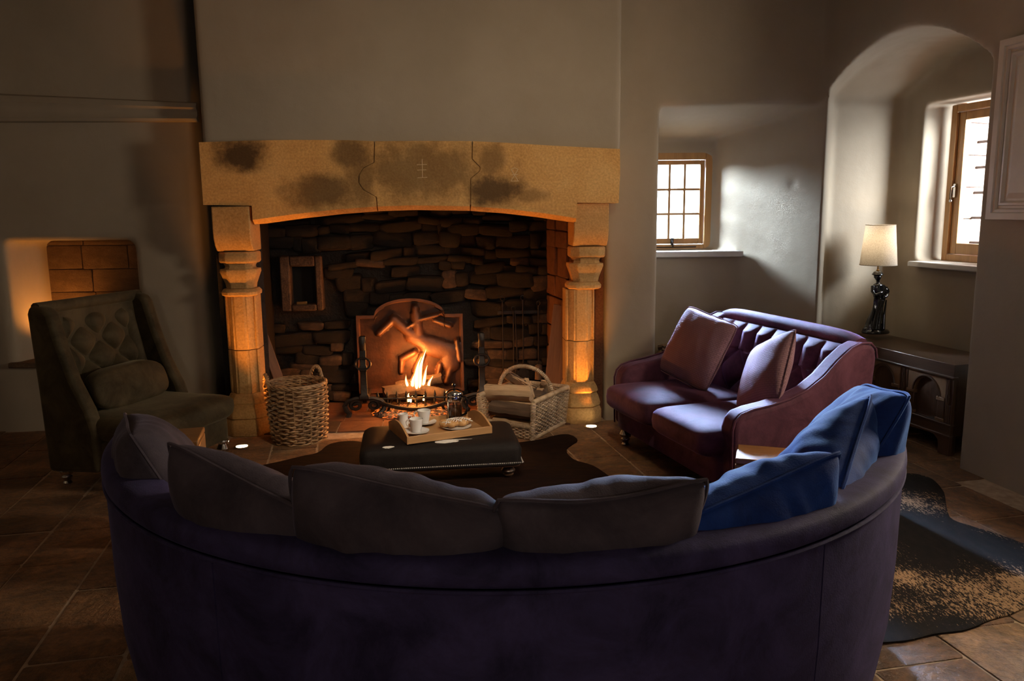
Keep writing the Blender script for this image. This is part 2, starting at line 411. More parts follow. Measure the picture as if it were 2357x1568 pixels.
while a_ < 5.5:
    wd = rnd.uniform(.27, .40); b_ = -1.0 + rnd.uniform(-.4, 0)
    while b_ < 7.5:
        ln = rnd.uniform(.34, .62)
        ctr = d2 * (a_ + wd / 2) + d1 * (b_ + ln / 2)
        # leave out stones that stand wholly under the big sofa's body
        if in_room(ctr) and not ((ctr - Vector((-.08, 3.14, 0))).length < 1.05 and ctr.y < 3.0):
            o = inst('flagstone', rnd.choice(flagm), fl, (ctr.x, ctr.y, -.0125 + rnd.uniform(-.003, .0015)),
                     (rnd.uniform(-.004, .004), rnd.uniform(-.004, .004), ang + rnd.uniform(-.008, .008)), (wd - .017, ln - .017, .025))
        b_ += ln
    a_ += wd

ce = G().box(-4.6, 5.2, -3.2, 8, 3.3, 3.45).build('ceiling', CEIL, smooth=False); tag(ce, 'plain plaster ceiling above the room', 'ceiling', kind='structure')
wl = G().box(-4.6, -4.2, -3.2, 6.8, -.2, 3.35).build('wall_left', PLASTER, smooth=False); tag(wl, 'dark plaster wall at the far left side', 'wall', kind='structure')
wf = G().box(-4.5, 5.0, -3.2, -2.8, -.2, 3.35).build('wall_front', PLASTER, smooth=False)
cut(wf, [G().box(.30, .60, -3.5, -2.5, 1.55, 2.0)]); tag(wf, 'plaster wall facing the fireplace with an added window', 'wall', kind='structure')

# ---- back wall left of the fireplace, with the lit niche
wb = G().box(-4.4, -1.55, 5.8, 6.9, -.1, 3.35).build('wall_back', PLASTER)
nic = G().loft([[(-3.70, 5.5, .50), (-2.70, 5.5, .50), (-2.70, 5.5, 1.425), (-3.70, 5.5, 1.425)],
                [(-3.62, 6.32, .52), (-2.78, 6.32, .52), (-2.78, 6.32, 1.40), (-3.62, 6.32, 1.40)]])
cut(wb, [nic, G().box(-2.25, 1, 5.4, 6.75, -1, 3.6)])
soften(wb, .028, 4); tag(wb, 'dark plaster wall left of the fireplace with a square niche', 'wall', kind='structure')
# stone back and sill of the niche, lit from a small lamp inside
nb = G()
rr = random.Random(5)
nbk = G().box(-3.66, -2.74, 6.27, 6.33, .5, 1.43).build('niche_back', BRICKN, wb)
bmesh_st = [stone_mesh('niche_block', BRICKN, 40 + k, .02, .03, .01) for k in range(3)]
z = .53
while z < 1.40:
    h = min(rr.uniform(.12, .2), 1.415 - z); x = -3.64
    while x < -2.78:
        l = min(rr.uniform(.25, .5), -2.76 - x)
        if l > .05 and h > .03: inst('stone_block', rr.choice(bmesh_st), wb, (x + l / 2, 6.285, z + h / 2), (0, 0, 0), (l - .006, .06, h - .006))
        x += l
    z += h
G().box(-3.72, -2.68, 5.77, 6.3, .485, .525).build('sill', BRICKN, wb, bevel=.008)

# plaster string moulding on the left wall
tr = G()
prof = [(0, 2.25), (.035, 2.255), (.05, 2.27), (.03, 2.295), (.03, 2.325), (.05, 2.345), (.035, 2.375), (0, 2.385)]
tr.loft([[(-4.2, 5.80 - d, zz + .09 * (zz - 2.25) / .13) for d, zz in prof] , [(-2.19, 5.80 - d, zz - .015) for d, zz in prof]])
t1 = tr.build('trim_1', PLASTER); tag(t1, 'double plaster string moulding high on the left wall', 'moulding', kind='structure')

# ---- chimney breast over the lintel (turned 4.5 degrees like the fireplace)
FA = R(4.5); FO = (-2.11, 5.55, 0)
wc = G().box(.005, 2.915, .055, .42, 2.0, 3.35).build('wall_chimney', PLASTER)
cut(wc, [G().box(-.2, .10, -.1, .5, 1.9, 1.99)])
soften(wc, .022, 5); wc.location = FO; wc.rotation_euler = (0, 0, FA)
tag(wc, 'broad grey plaster chimney breast above the stone lintel', 'wall', kind='structure')

# ---- right-hand walls: one thick mass with the window alcove, the arched recess and an added window out of view
wr = G().prism([(.70, 5.95), (2.255, 5.93), (2.757, 4.741), (2.85, 4.243), (4.10, -2.8), (5.0, -3.0), (4.45, 3), (4.25, 7.6), (.70, 7.6)], -.1, 3.35).build('wall_right', PLASTER)
def alc(y1, z0, ztop1, xr1):
    return G().loft([[(1.085, 5.75, z0), (2.42, 5.75, z0), (2.42, 5.75, 2.39), (1.085, 5.75, 2.39)],
                     [(1.085, y1, z0), (xr1, y1, z0), (xr1, y1, ztop1), (1.085, y1, ztop1)]])
lo_ = alc(6.40, -.5, 2.215, 1.825); up_ = alc(6.58, 1.245, 2.16, 1.66)
win1 = G().loft([[(1.11, 6.4, 1.28), (1.615, 6.4, 1.28), (1.615, 6.4, 2.015), (1.11, 6.4, 2.015)], [(1.11, 6.66, 1.28), (1.615, 6.66, 1.28), (1.615, 6.66, 2.015), (1.11, 6.66, 2.015)],
                 [(.85, 8.0, 1.2), (1.95, 8.0, 1.2), (1.95, 8.0, 2.3), (.85, 8.0, 2.3)]])
def arch_sec(A, B, zs, za, zb=-.5, n=14):
    A = Vector(A); B = Vector(B); out = [(A.x, A.y, zb), (A.x, A.y, zs)]
    for k in range(1, n):
        t = k / n; h = math.sin(PI * t) ** .85
        p = A.lerp(B, t); out.append((p.x, p.y, zs + (za - zs) * h))
    return out + [(B.x, B.y, zs), (B.x, B.y, zb)]
nrm = Vector((-.92, -.39))
arch = G().loft([arch_sec((2.275 - .45, 5.865 - .2), (2.757 - .45, 4.741 - .2), 2.43, 2.72),
                 arch_sec((2.275, 5.865), (2.765, 4.75), 2.43, 2.72), arch_sec((2.47, 6.26), (3.02, 4.76), 2.43, 2.71), arch_sec((3.05, 6.33), (3.40, 4.80), 2.43, 2.69)])
def obl(x0, y0, y1, dx, zz0, zz1, k=.25, grow=0):
    # box through the recess back wall (plane x = x0 + k*(6.3-y)), going dx outwards along its normal (.97,.24)
    s = []
    for q, g in ((0, 0), (dx, grow)):
        f = lambda y: (x0 + k * (6.3 - y) + q * .97, y + q * .24)
        a = f(y1 + g); b = f(y0 - g)
        s.append([(a[0], a[1], zz0 - g * .2), (b[0], b[1], zz0 - g * .2), (b[0], b[1], zz1 + g * .2), (a[0], a[1], zz1 + g * .2)])
    return G().loft(s)
win2 = obl(2.98, 5.46, 6.10, 1.6, 1.19, 2.345, grow=.25)
def wp(y): return 2.85 + .1775 * (4.243 - y)
added_win3 = G().prism([(wp(3.71) - .3, 3.71), (wp(3.71) + 2.2, 4.1), (wp(3.05) + 2.2, 2.3), (wp(3.05) - .3, 3.05)], 1.45, 2.25)
cut(wr, [lo_, up_, win1, arch, win2, added_win3, G().box(.3, 2.95, 6.80, 9, .8, 3.2), G().box(3.66, 6, 4.2, 7.2, .8, 3.1), G().ball((2.093, 6.058, 1.775), .05, .05, .05, 14, 10)])
soften(wr, .024, 5); tag(wr, 'grey plaster wall with a window alcove and an arched recess', 'wall', kind='structure')

# ---- windows
def casement(name, label, x0, x1, z0, z1, nx, nz_, mat, fr=.045, sash=.035, bar=.018):
    """local: x along, z up, y = outwards"""
    r = empty(name, (0, 0, 0), 0, label, 'window', kind='structure')
    f = G(); f.box(x0, x0 + fr, -.045, .045, z0, z1).box(x1 - fr, x1, -.045, .045, z0, z1)
    f.box(x0 + fr, x1 - fr, -.045, .045, z1 - fr, z1).box(x0 + fr, x1 - fr, -.045, .045, z0, z0 + fr); f.build('frame', mat, r, bevel=.004)
    a0, a1, b0, b1 = x0 + fr + .003, x1 - fr - .003, z0 + fr + .003, z1 - fr - .003
    g = G(); g.box(a0, a0 + sash, -.022, .028, b0, b1).box(a1 - sash, a1, -.022, .028, b0, b1)
    g.box(a0 + sash, a1 - sash, -.022, .028, b1 - sash, b1).box(a0 + sash, a1 - sash, -.022, .028, b0, b0 + sash * 1.35); sa = g.build('sash', mat, r, bevel=.004)
    a0 += sash; a1 -= sash; b0 += sash * 1.35; b1 -= sash
    for k in range(1, nx): x = a0 + (a1 - a0) * k / nx; G().box(x - bar / 2, x + bar / 2, -.016, .016, b0, b1).build('glazing_bar', mat, sa)
    for k in range(1, nz_): zz = b0 + (b1 - b0) * k / nz_; G().box(a0, a1, -.015, .015, zz - bar / 2, zz + bar / 2).build('glazing_bar', mat, sa)
    for i in range(nx):
        for j in range(nz_):
            G().box(a0 + (a1 - a0) * i / nx + bar / 2, a0 + (a1 - a0) * (i + 1) / nx - bar / 2, 0, .004, b0 + (b1 - b0) * j / nz_ + bar / 2, b0 + (b1 - b0) * (j + 1) / nz_ - bar / 2).build('pane', GLASS, sa, smooth=False)
    return r, sa
w1, s1 = casement('window_1', 'small pine casement window with square panes in the alcove', 1.065, 1.655, 1.235, 2.06, 3, 3, PINE, .072)
w1.location = (0, 6.63, 0)
g = G(); g.box(1.315, 1.335, -.05, -.022, 1.30, 1.36).tube([(1.325, -.05, 1.35), (1.325, -.06, 1.33), (1.328, -.062, 1.29)], .006, 6); g.build('latch', IRON, s1)
G().tube([(1.14, -.05, 1.287), (1.30, -.055, 1.285), (1.52, -.05, 1.287)], .005, 6).build('casement_stay', IRON, s1)
sl = G().box(1.075, 1.83, -.28, -.035, 1.215, 1.262); sl.v = [(x if x < 1.5 else (1.845 if y < -.1 else 1.66), y, zz) for x, y, zz in sl.v]
sl.build('sill', SILLM, w1, bevel=.006)

w2, s2 = casement('window_2', 'pine casement window inside the arched recess above the chest', -.34, .31, 1.185, 2.335, 1, 1, PINE, .05, .06)
# local +x runs towards the camera along the recess back wall
w2.location = (3.27 + .25 * (6.3 - 5.78) + .03, 5.78 + .04, 0); w2.rotation_euler = (0, 0, math.atan2(-.97, .2425))
g = G(); g.box(-.285, -.262, -.035, -.022, 1.66, 1.76).tube([(-.273, -.035, 1.745), (-.273, -.06, 1.735), (-.273, -.065, 1.68), (-.273, -.06, 1.64)], .007, 8).ball((-.273, -.06, 1.635), .012)
# w2's local y must point outwards: x axis (.2425,-.97) gives y axis (.97,.2425)
g.build('handle', CHROME, s2)
G().box(-.36, .33, -.33, -.035, 1.145, 1.185).build('sill', SILLM, w2, bevel=.008)
# pink outer stones of the reveal with iron bars let into them
for k in range(6):
    zz = 1.02 + k * .24
    q = G().loft([[(-.40, .07, zz), (-.325, .07, zz), (-.325, .07, zz + .235), (-.40, .07, zz + .235)], [(-.62, .75, zz), (-.50, .75, zz), (-.50, .75, zz + .235), (-.62, .75, zz + .235)]])
    q.build('reveal_stone', PINK, w2, bevel=.012)
for k in range(5): G().tube([(-.42, .24, 1.315 + k * .19), (.45, .24, 1.315 + k * .19)], .011, 8).build('iron_bar', IRON, w2)
G().box(-.62, .62, .07, .75, 1.06, 1.18).build('outer_sill', PINK, w2, bevel=.02)

w3, s3 = casement('added_window_3', 'added unseen casement window in the right wall beside the painted shutter', -.34, .34, 1.44, 2.26, 2, 3, PAINT)  # window added out of view, lights the room from the right
w3.location = (wp(3.38) + .12, 3.38, 0); w3.rotation_euler = (0, 0, math.atan2(-.985, .175))
w4, s4 = casement('added_window_4', 'added unseen casement window in the wall facing the fireplace', -.15, .15, 1.55, 2.0, 1, 2, PAINT, .03, .025)  # window added behind the camera for some frontal light
w4.location = (.45, -2.87, 0); w4.rotation_euler = (0, 0, PI)

# painted folding shutter on the right wall
sh = empty('window_shutter', (2.757 + .055 - .035, 4.655 - .02, 0), math.atan2(-.985, .182), 'cream panelled wooden shutter folded back on the right wall', 'shutter')
G().box(0, .52, -.030, .0, 1.52, 2.50).build('board', PAINT, sh, bevel=.004)
def frame_ring(x0, x1, z0, z1, prof):
    """picture-frame moulding: prof = (inset, height) pairs swept round a rectangle"""
    return G().loft([[(x0 + i, -.030 - h, z0 + i), (x1 - i, -.030 - h, z0 + i), (x1 - i, -.030 - h, z1 - i), (x0 + i, -.030 - h, z1 - i)] for i, h in prof], cap=False)
frame_ring(0, .52, 1.52, 2.50, [(0, 0), (0, .022), (.035, .022), (.040, .014), (.055, .014), (.062, .0)]).build('frame_moulding', PAINT, sh, angle=20)
frame_ring(.075, .445, 1.595, 2.425, [(0, 0), (.004, .012), (.016, .014), (.026, .004), (.028, 0)]).build('bead_moulding', PAINT, sh, angle=20)
frame_ring(.115, .405, 1.635, 2.385, [(0, 0), (.03, .012), (.10, .012), (.1449, .012)]).build('raised_panel', PAINT, sh, angle=20)

# ================================================================== FIREPLACE
fp = empty('stone_fireplace', FO, FA, 'great sandstone fireplace with carved pillars and soot-stained lintel', 'fireplace')
soffit = [(.325, 1.52), (.6, 1.555), (.9, 1.585), (1.181, 1.603), (1.43, 1.608), (1.833, 1.598), (2.1, 1.576), (2.35, 1.545), (2.588, 1.506)]
j1 = [(1.181, 1.603), (1.179, 1.70), (1.09, 1.752), (1.062, 1.80), (1.066, 1.85), (1.10, 1.90), (1.172, 1.935), (1.18, 2.079)]
j2 = [(1.833, 1.598), (1.837, 1.82), (1.90, 1.87), (1.905, 1.90), (1.85, 1.955), (1.854, 2.077)]
def lintel(poly, soff, gap=0):
    front = []; back = []
    for x, zz in poly:
        on = any(abs(x - a) < .012 and abs(zz - b) < .012 for a, b in soff)
        front.append((x, 0, zz + (.032 if on else 0))); back.append((x, .055, zz))
    g = G().loft([front, back, [(x, .40, zz) for x, zz in poly]])
    return g.build('lintel_stone', SAND, fp, angle=30)
e = .004
s_l = lintel([(0, 1.657), (.325, 1.648)] + soffit[:3] + [(a - e, b) for a, b in j1] + [(1.0, 2.087), (.6, 2.090), (.3, 2.085), (0, 2.076)], soffit + j1[:1])
s_m = lintel([(a + e, b) for a, b in j1[:1]] + soffit[4:5] + [(a - e, b) for a, b in j2] + [(1.5, 2.08)] + [(a + e, b) for a, b in j1[::-1][:-1]], soffit)
s_r = lintel([(a + e, b) for a, b in j2[:1]] + soffit[6:] + [(2.592, 1.648), (2.892, 1.641), (2.90, 1.85), (2.897, 2.019), (2.4, 2.045), (2.1, 2.065)] + [(a + e, b) for a, b in j2[::-1][:-1]], soffit)
# mortar behind the joints
G().box(.9, 2.05, .02, .36, 1.64, 2.05).build('joint_mortar', SAND2, fp)
MARK = basic('cut_mark', (.60, .43, .24), None, rough=.9)
def strokes(parent, segs, r=.0024):
    g = G()
    for a, b in segs: g.tube([(a[0], -.0005, a[1]), (b[0], -.0005, b[1])], r, 5, flat=1)
    return g.build('mason_mark', MARK, parent)
strokes(s_m, [((1.502, 1.957), (1.502, 1.83)), ((1.465, 1.918), (1.535, 1.920)), ((1.468, 1.882), (1.53, 1.884)), ((1.468, 1.83), (1.535, 1.832))])
strokes(s_r, [((2.122, 1.882), (2.172, 1.802)), ((2.172, 1.882), (2.120, 1.802)), ((2.120, 1.802), (2.174, 1.802)), ((2.122, 1.882), (2.148, 1.893)), ((2.148, 1.893), (2.172, 1.882)), ((2.126, 1.845), (2.17, 1.846))], .0024)

def rings(cx, cy, secs, n=8, rot=PI / 8):
    """octagon-like block of stacked outlines (half width, half depth, z)"""
    return G().loft([[(cx + a * 1.0 * max(-1, min(1, 1.414 * math.cos(2 * PI * i / 32))), cy + b * max(-1, min(1, 1.414 * math.sin(2 * PI * i / 32))), zz) for i in range(32)] for a, b, zz in secs])
def octa(cx, cy, secs):
    out = []
    for a, b, zz in secs:
        q = .55
        out.append([(cx + x * a, cy + y * b, zz) for x, y in ((-1, -q), (-q, -1), (q, -1), (1, -q), (1, q), (q, 1), (-q, 1), (-1, q))])
    return G().loft(out)
def pillar(cx, cy, tilt=0):
    # corbel that curls in under the lintel
    prof = [(.0, 1.645), (.0, 1.47), (.01, 1.42), (.035, 1.37), (.075, 1.335), (.30, 1.335), (.30, 1.645)]
    G().prism([(cy - .18 + a - .01, b) for a, b in prof], cx - .128, cx + .128, 'yz').build('corbel', SAND2, fp, bevel=.008, angle=30)
    octa(cx + tilt * .1, cy, [(.118, .115, 1.245), (.132, .128, 1.26), (.132, .128, 1.318), (.125, .12, 1.33)]).build('abacus', SAND2, fp, bevel=.006)
    octa(cx + tilt * .2, cy, [(.10, .10, 1.205), (.095, .095, 1.225), (.105, .105, 1.247)]).build('neck_moulding', SAND2, fp)
    octa(cx + tilt * .3, cy, [(.095, .095, 1.065), (.10, .10, 1.10), (.118, .118, 1.15), (.13, .13, 1.185), (.128, .128, 1.207)]).build('capital', SAND2, fp, bevel=.005)
    octa(cx + tilt * .5, cy, [(.108, .108, 1.012), (.126, .124, 1.022), (.128, .126, 1.045), (.112, .11, 1.066)]).build('astragal', SAND2, fp, bevel=.004)
    def shaft(z0, z1):
        # flat front face flanked by hollow chamfers and slim rolls
        sec = [(-.11, .10), (-.11, -.05), (-.098, -.062), (-.092, -.05), (-.082, -.062), (-.052, -.10), (-.045, -.098), (-.03, -.106), (.03, -.106), (.045, -.098), (.052, -.10), (.082, -.062), (.092, -.05), (.098, -.062), (.11, -.05), (.11, .10)]
        G().loft([[(cx + tilt + a, cy + b, z0) for a, b in sec], [(cx + tilt + a, cy + b, z1) for a, b in sec]]).build('shaft_block', SAND2, fp, angle=25, bevel=.003)
    shaft(.30, .622); shaft(.627, 1.012)
    octa(cx + tilt, cy, [(.128, .125, .225), (.138, .135, .24), (.13, .128, .27), (.112, .11, .305)]).build('base_moulding', SAND2, fp, bevel=.005)
    octa(cx + tilt, cy, [(.15, .15, .125), (.155, .155, .15), (.14, .14, .20), (.125, .125, .228)]).build('base_moulding', SAND2, fp, bevel=.005)
    g = octa(cx + tilt, cy + .01, [(.165, .165, -.01), (.165, .165, .09), (.15, .15, .127)]); g.build('plinth', SAND2, fp, bevel=.012)
pillar(.178, .185, -.005)
pillar(2.705, .235, -.06)

# masonry of the fire chamber
G().box(-.02, 2.66, 1.03, 1.10, -.05, 3.3).build('chamber_back', SOOT, fp, smooth=False)
G().prism([(.0, .22), (.30, .34), (.20, 1.1), (.0, 1.1)], -.02, 3.3).build('chamber_side', SOOT, fp, smooth=False)
G().prism([(2.60, .36), (2.90, .24), (2.90, 1.1), (2.50, 1.1)], -.02, 3.3).build('chamber_side', SOOT3, fp, smooth=False)
G().box(.02, 2.9, .39, 1.1, 2.30, 2.36).build('flue_slab', SOOT, fp, smooth=False)
rk = random.Random(11)
rocks = [[stone_mesh('rubble', mm, 60 + k + 10 * q, .08, .13, .10) for k in range(4)] for q, mm in enumerate((SOOT, SOOT2))]
zz = 0.01
def blocked(x0, x1, z0, z1, bx): return x0 < bx[1] and x1 > bx[0] and z0 < bx[3] and z1 > bx[2]
while zz < 1.72:
    h = rk.uniform(.055, .14); x = .19
    while x < 2.50:
        l = rk.uniform(.07, .34); x1 = min(x + l, 2.52); zc = zz + h / 2 + .022 * math.sin(x * 4.1 + zz * 7) + rk.uniform(-.012, .012); hh = h * rk.uniform(.75, 1.12)
        if not blocked(x, x1, zc - hh / 2, zc + hh / 2, (.93, 1.75, 0, .72)) and not blocked(x, x1, zc - hh / 2, zc + hh / 2, (.30, .63, .80, 1.25)) and rk.random() < .93:
            sooty = rk.random() < (.94 if zz > .8 else .6)
            inst('stone', rk.choice(rocks[0 if sooty else 1]), fp, ((x + x1) / 2, 1.03 - rk.uniform(0, .04), zc), (rk.uniform(-.15, .15), rk.uniform(-.13, .13), rk.uniform(-.12, .12)), (x1 - x + .012, .09, hh + .008))
        x = x1
    zz += h
rocks3 = [stone_mesh('side_block', SOOT3, 90 + k, .04, .05, .03) for k in range(3)]
zz = .0
while zz < 1.7:
    h = rk.uniform(.12, .26)
    for (y0, y1) in ((.38, .38 + rk.uniform(.25, .4)), (.72, 1.0)):
        ym = (y0 + y1) / 2
        inst('stone', rk.choice(rocks3), fp, (2.60 - .135 * (ym - .36), ym, zz + h / 2), (0, 0, R(7)), (.05, y1 - y0 - .01, h - .008))
    zz += h
# bread-oven opening: stone surround, black panel painted in as its shade, vent plate
ov = G().box(.36, .60, .925, 1.03, .84, 1.18)
g = G(); g.box(.30, .38, .90, 1.03, .80, 1.25).box(.58, .635, .91, 1.03, .80, 1.25).box(.38, .58, .905, 1.03, 1.165, 1.25).box(.38, .58, .90, 1.03, .80, .855)
g.build('oven_surround', SOOT2, fp, bevel=.012)
G().box(.38, .58, 1.018, 1.035, .85, 1.17).build('oven_shade', basic('oven_shade_black', (.003, .003, .003), None, rough=.9), fp)
G().box(.42, .505, .915, .93, .852, .877).build('vent_plate', BRASS, fp, bevel=.003)
# hearth slabs
hk = random.Random(2); hearthm = [stone_mesh('hearth', SOOT3 if k else SOOT2, 120 + k, 0, .02, .012) for k in range(3)]
y = .06
while y < .98:
    dy = hk.uniform(.2, .3); x = .28
    while x < 2.54:
        dx = hk.uniform(.3, .55); xx = min(x + dx, 2.56)
        inst('hearth_slab', hk.choice(hearthm), fp, ((x + xx) / 2, y + dy / 2, -.008), (0, 0, 0), (xx - x - .008, dy - .008, .03)); x = xx
    y += dy

def F(x, y, z=0):  # fireplace-local to world
    return (FO[0] + x * math.cos(FA) - y * math.sin(FA), FO[1] + x * math.sin(FA) + y * math.cos(FA), z)

# ---- cast-iron fireback with a horse and rider in relief
fb = empty('fireback', F(1.338, .90), FA, 'arched cast-iron fireback with raised horse and rider relief', 'fireback')
def seg(px, pz, ax, az, bx, bz):
    dx, dz = bx - ax, bz - az; t = max(0, min(1, ((px - ax) * dx + (pz - az) * dz) / (dx * dx + dz * dz + 1e-9)))
    return math.hypot(px - ax - t * dx, pz - az - t * dz)
def px(u, v): return ((u - 941.5) * .00355, .767 - (v - 725) * .00364)
caps = [((985, 800), (1030, 815), .085), ((1030, 815), (1035, 845), .075), ((985, 800), (945, 775), .065), ((945, 775), (905, 738), .042), ((905, 738), (870, 768), .030),
        ((950, 815), (920, 830), .03), ((920, 830), (918, 860), .022), ((970, 820), (950, 860), .028), ((1035, 850), (1025, 885), .03), ((1010, 845), (1000, 885), .026),
        ((1050, 790), (1056, 835), .022), ((960, 770), (955, 728), .045), ((955, 728), (955, 712), .032), ((958, 740), (1005, 730), .02), ((1005, 730), (1025, 722), .016), ((955, 745), (925, 762), .018), ((1000, 742), (1035, 755), .022)]
W2 = .438
def ztop(x): return .755 + (.135 * math.sqrt(max(0, 1 - (x / .29) ** 2)) if abs(x) < .29 else 0)
def fbh(x, z):
    zt = ztop(x); d = min(W2 - abs(x), z - .10, zt - z)
    if abs(x) > .24: d = min(d, math.hypot(max(0, .29 - abs(x)), .755 - z) if z < .755 else d)
    h = .022 if d < .028 else .0
    for a, b, r in caps:
        ax, az = px(*a); bx, bz = px(*b); q = seg(x, z, ax, az, bx, bz) / r
        if q < 1: h = max(h, .046 * math.sqrt(1 - q * q) + .006)
    return h
def fbv(i, j):
    x = -W2 + 2 * W2 * i; z = .10 + (ztop(x) - .10) * j
    return (x, -fbh(x, z), z)
g = G().grid(fbv, 90, 80); g.build('relief_plate', IRONR, fb, angle=60)
ol = [(-W2, .10), (W2, .10)] + [(W2 - 2 * W2 * k / 60, ztop(W2 - 2 * W2 * k / 60)) for k in range(61)]
G().prism(ol, .0, .03, 'xz').build('back_plate', IRONR, fb)
G().box(-.40, -.30, -.01, .03, .0, .101).box(.30, .40, -.01, .03, .0, .101).build('foot', IRONR, fb)

# ---- pair of andirons
def scroll(cx, cz, r0, r1, a0, turns, y, s=1, n=22):
    return [(cx + s * (r0 + (r1 - r0) * k / n) * math.cos(a0 + turns * 2 * PI * k / n), y, cz + (r0 + (r1 - r0) * k / n) * math.sin(a0 + turns * 2 * PI * k / n)) for k in range(n + 1)]
def andiron(lx, ly, label):
    r = empty('andiron', F(lx, ly), FA, label, 'andiron', 'wrought-iron andirons at the fire'); r.scale = (1.3, 1.3, 1.06)
    g = G(); g.loft([[(-a, -b, zz), (a, -b, zz), (a, b, zz), (-a, b, zz)] for a, b, zz in ((.03, .022, .135), (.03, .022, .16), (.021, .016, .17), (.018, .014, .34), (.022, .016, .35), (.022, .016, .38), (.017, .013, .39), (.019, .013, .50))])
    g.build('post', IRON, r, bevel=.003)
    G().tube([(0, .0, .49), (0, -.012, .53), (0, -.022, .565), (0, -.008, .60), (0, .018, .60), (0, .026, .575), (0, .012, .555)], .019, 8, flat=.45).build('scroll_top', IRON, r)
    G().tube([(.045 * math.cos(2 * PI * k / 20), -.024, .405 + .045 * math.sin(2 * PI * k / 20)) for k in range(20)], .0075, 6, close=True).build('ring', IRON, r)
    for s in (-1, 1):
        p = scroll(s * .052, .085, .012, .040, 0, 1.35, 0, s)
        G().tube(p, .0115, 6).build('foot_scroll', IRON, r)
        leg = [(0, 0, .135), (s * .05, 0, .138), (s * .10, 0, .12), (s * .122, 0, .085), (s * .11, -.01, .05), (s * .09, -.02, .03), (s * .10, -.03, .0)]
        G().tube(leg, .0135, 6, flat=1.2).build('leg', IRON, r)
    G().box(-.012, .012, .01, .38, .10, .13).box(-.012, .012, .35, .38, 0, .13).build('billet_bar', IRON, r, bevel=.003)
    return r
andiron(.985, .50, 'black wrought-iron andiron left of the flames')
andiron(1.915, .54, 'black wrought-iron andiron right of the flames')

# ---- dished fire grate with spikes
gr = empty('fire_grate', F(1.386, .66), FA, 'dished black iron fire grate holding the burning logs', 'grate')
def dish(y, dip, w): return [(-w + 2 * w * k / 16, y - .05 * math.cos(PI * (k / 16 - .5)), .115 - dip * math.cos(PI * (k / 16 - .5)) ) for k in range(17)]
G().tube(dish(-.16, .055, .30), .013, 8, flat=1.3).build('front_bar', IRON, gr)
G().tube([(-.34, -.14, .135), (.34, -.14, .135)], .009, 8).build('top_rail', IRON, gr)
G().tube(dish(.14, .05, .28), .012, 8).build('rear_bar', IRON, gr)
for k in range(7):
    x = -.21 + .07 * k; dz = .055 * math.cos(PI * (x / .6)); G().tube([(x, -.20, .115 - dz), (x, 0, .085 - dz * .7), (x, .12, .115 - dz)], .008, 6).build('bottom_bar', IRON, gr)
for k in range(9):
    x = -.30 + .075 * k; G().lathe([(.008, .10), (.008, .15), (.013, .155), (.0015, .195)], 6, (x, -.14, 0)).build('spike', IRON, gr)
for s in (-1, 1):
    for y in (-.15, .12): G().tube([(s * .20, y, .085), (s * .22, y, .04), (s * .24, y - .01, 0)], .011, 6).build('leg', IRON, gr)

# ---- burning logs, embers, flames
def split_log(g, L, r, seed, half=True):
    rn = random.Random(seed); n = 10; K = 9; secs = []
    base = []
    for i in range(n):
        a = 2 * PI * i / n; q = r * rn.uniform(.88, 1.1)
        zz = math.sin(a) * q
        if half and zz > r * .25: zz = r * .25 + (zz - r * .25) * .25
        base.append((math.cos(a) * q, zz))
    for k in range(K):
        t = k / (K - 1); x = -L / 2 + L * t; s = 1 + rn.uniform(-.05, .05)
        secs.append([(x + (rn.uniform(-.012, .012) if k in (0, K - 1) else 0), a * s + rn.uniform(-.004, .004), b * s + rn.uniform(-.004, .004)) for a, b in base])
    g.loft(secs); return g
def logthing(name, loc, rot, L, r, seed, mat_body, mat_face, label, group, half=True, cat='log'):
    t = empty(name, loc, 0, label, cat, group); t.rotation_euler = rot
    split_log(G(), L, r, seed, half).build('bark', mat_body, t, angle=35)
    if mat_face:
        f = G().box(-L * .49, L * .49, -r * .84, r * .84, r * .24, r * .345); rn = random.Random(seed + 5)
        f = G()
        secs = []
        for k in range(9):
            x = -L * .495 + L * .99 * k / 8; zt = r * (.40 + rn.uniform(-.05, .07)); wq = r * (.93 + rn.uniform(-.05, .04))
            secs.append([(x, -wq, r * .12), (x, wq, r * .12), (x, wq * .9, zt * .95), (x, 0, zt + rn.uniform(-.004, .006)), (x, -wq * .9, zt)])
        f.loft(secs); f.build('split_face', mat_face, t, angle=30)
    return t
logthing('burning_log', F(1.30, .68, .165), (R(8), R(-4), FA + R(14)), .36, .055, 21, CHAR, None, 'charred log at the left of the fire grate', 'burning logs', False)
logthing('burning_log', F(1.49, .66, .155), (R(4), R(10), FA + R(-24)), .33, .05, 22, CHAR, None, 'charred log leaning right in the fire grate', 'burning logs', False)
logthing('burning_log', F(1.40, .76, .20), (0, R(-9), FA + R(3)), .38, .048, 23, CHAR, None, 'charred log lying across the back of the fire grate', 'burning logs', False)
def flame_tongue(base, h, w, lean, seed, y0=.0):
    rn = random.Random(seed); pts = []; rad = []
    for k in range(13):
        t = k / 12; sway = math.sin(t * 5 + seed) * w * .45 * t
        pts.append((base[0] + lean * t * t + sway, base[1] + math.cos(t * 4 + seed) * w * .25 * t, base[2] + h * t))
        rad.append(max(.0008, w * (math.sin(PI * min(1, .22 + .78 * t)) ** 1.1) * (1.0 - .25 * t)))
    return pts, rad
ff = empty('fire_flame', F(1.385, .66, .17), FA, 'bright orange flame rising from the burning logs', 'flame')
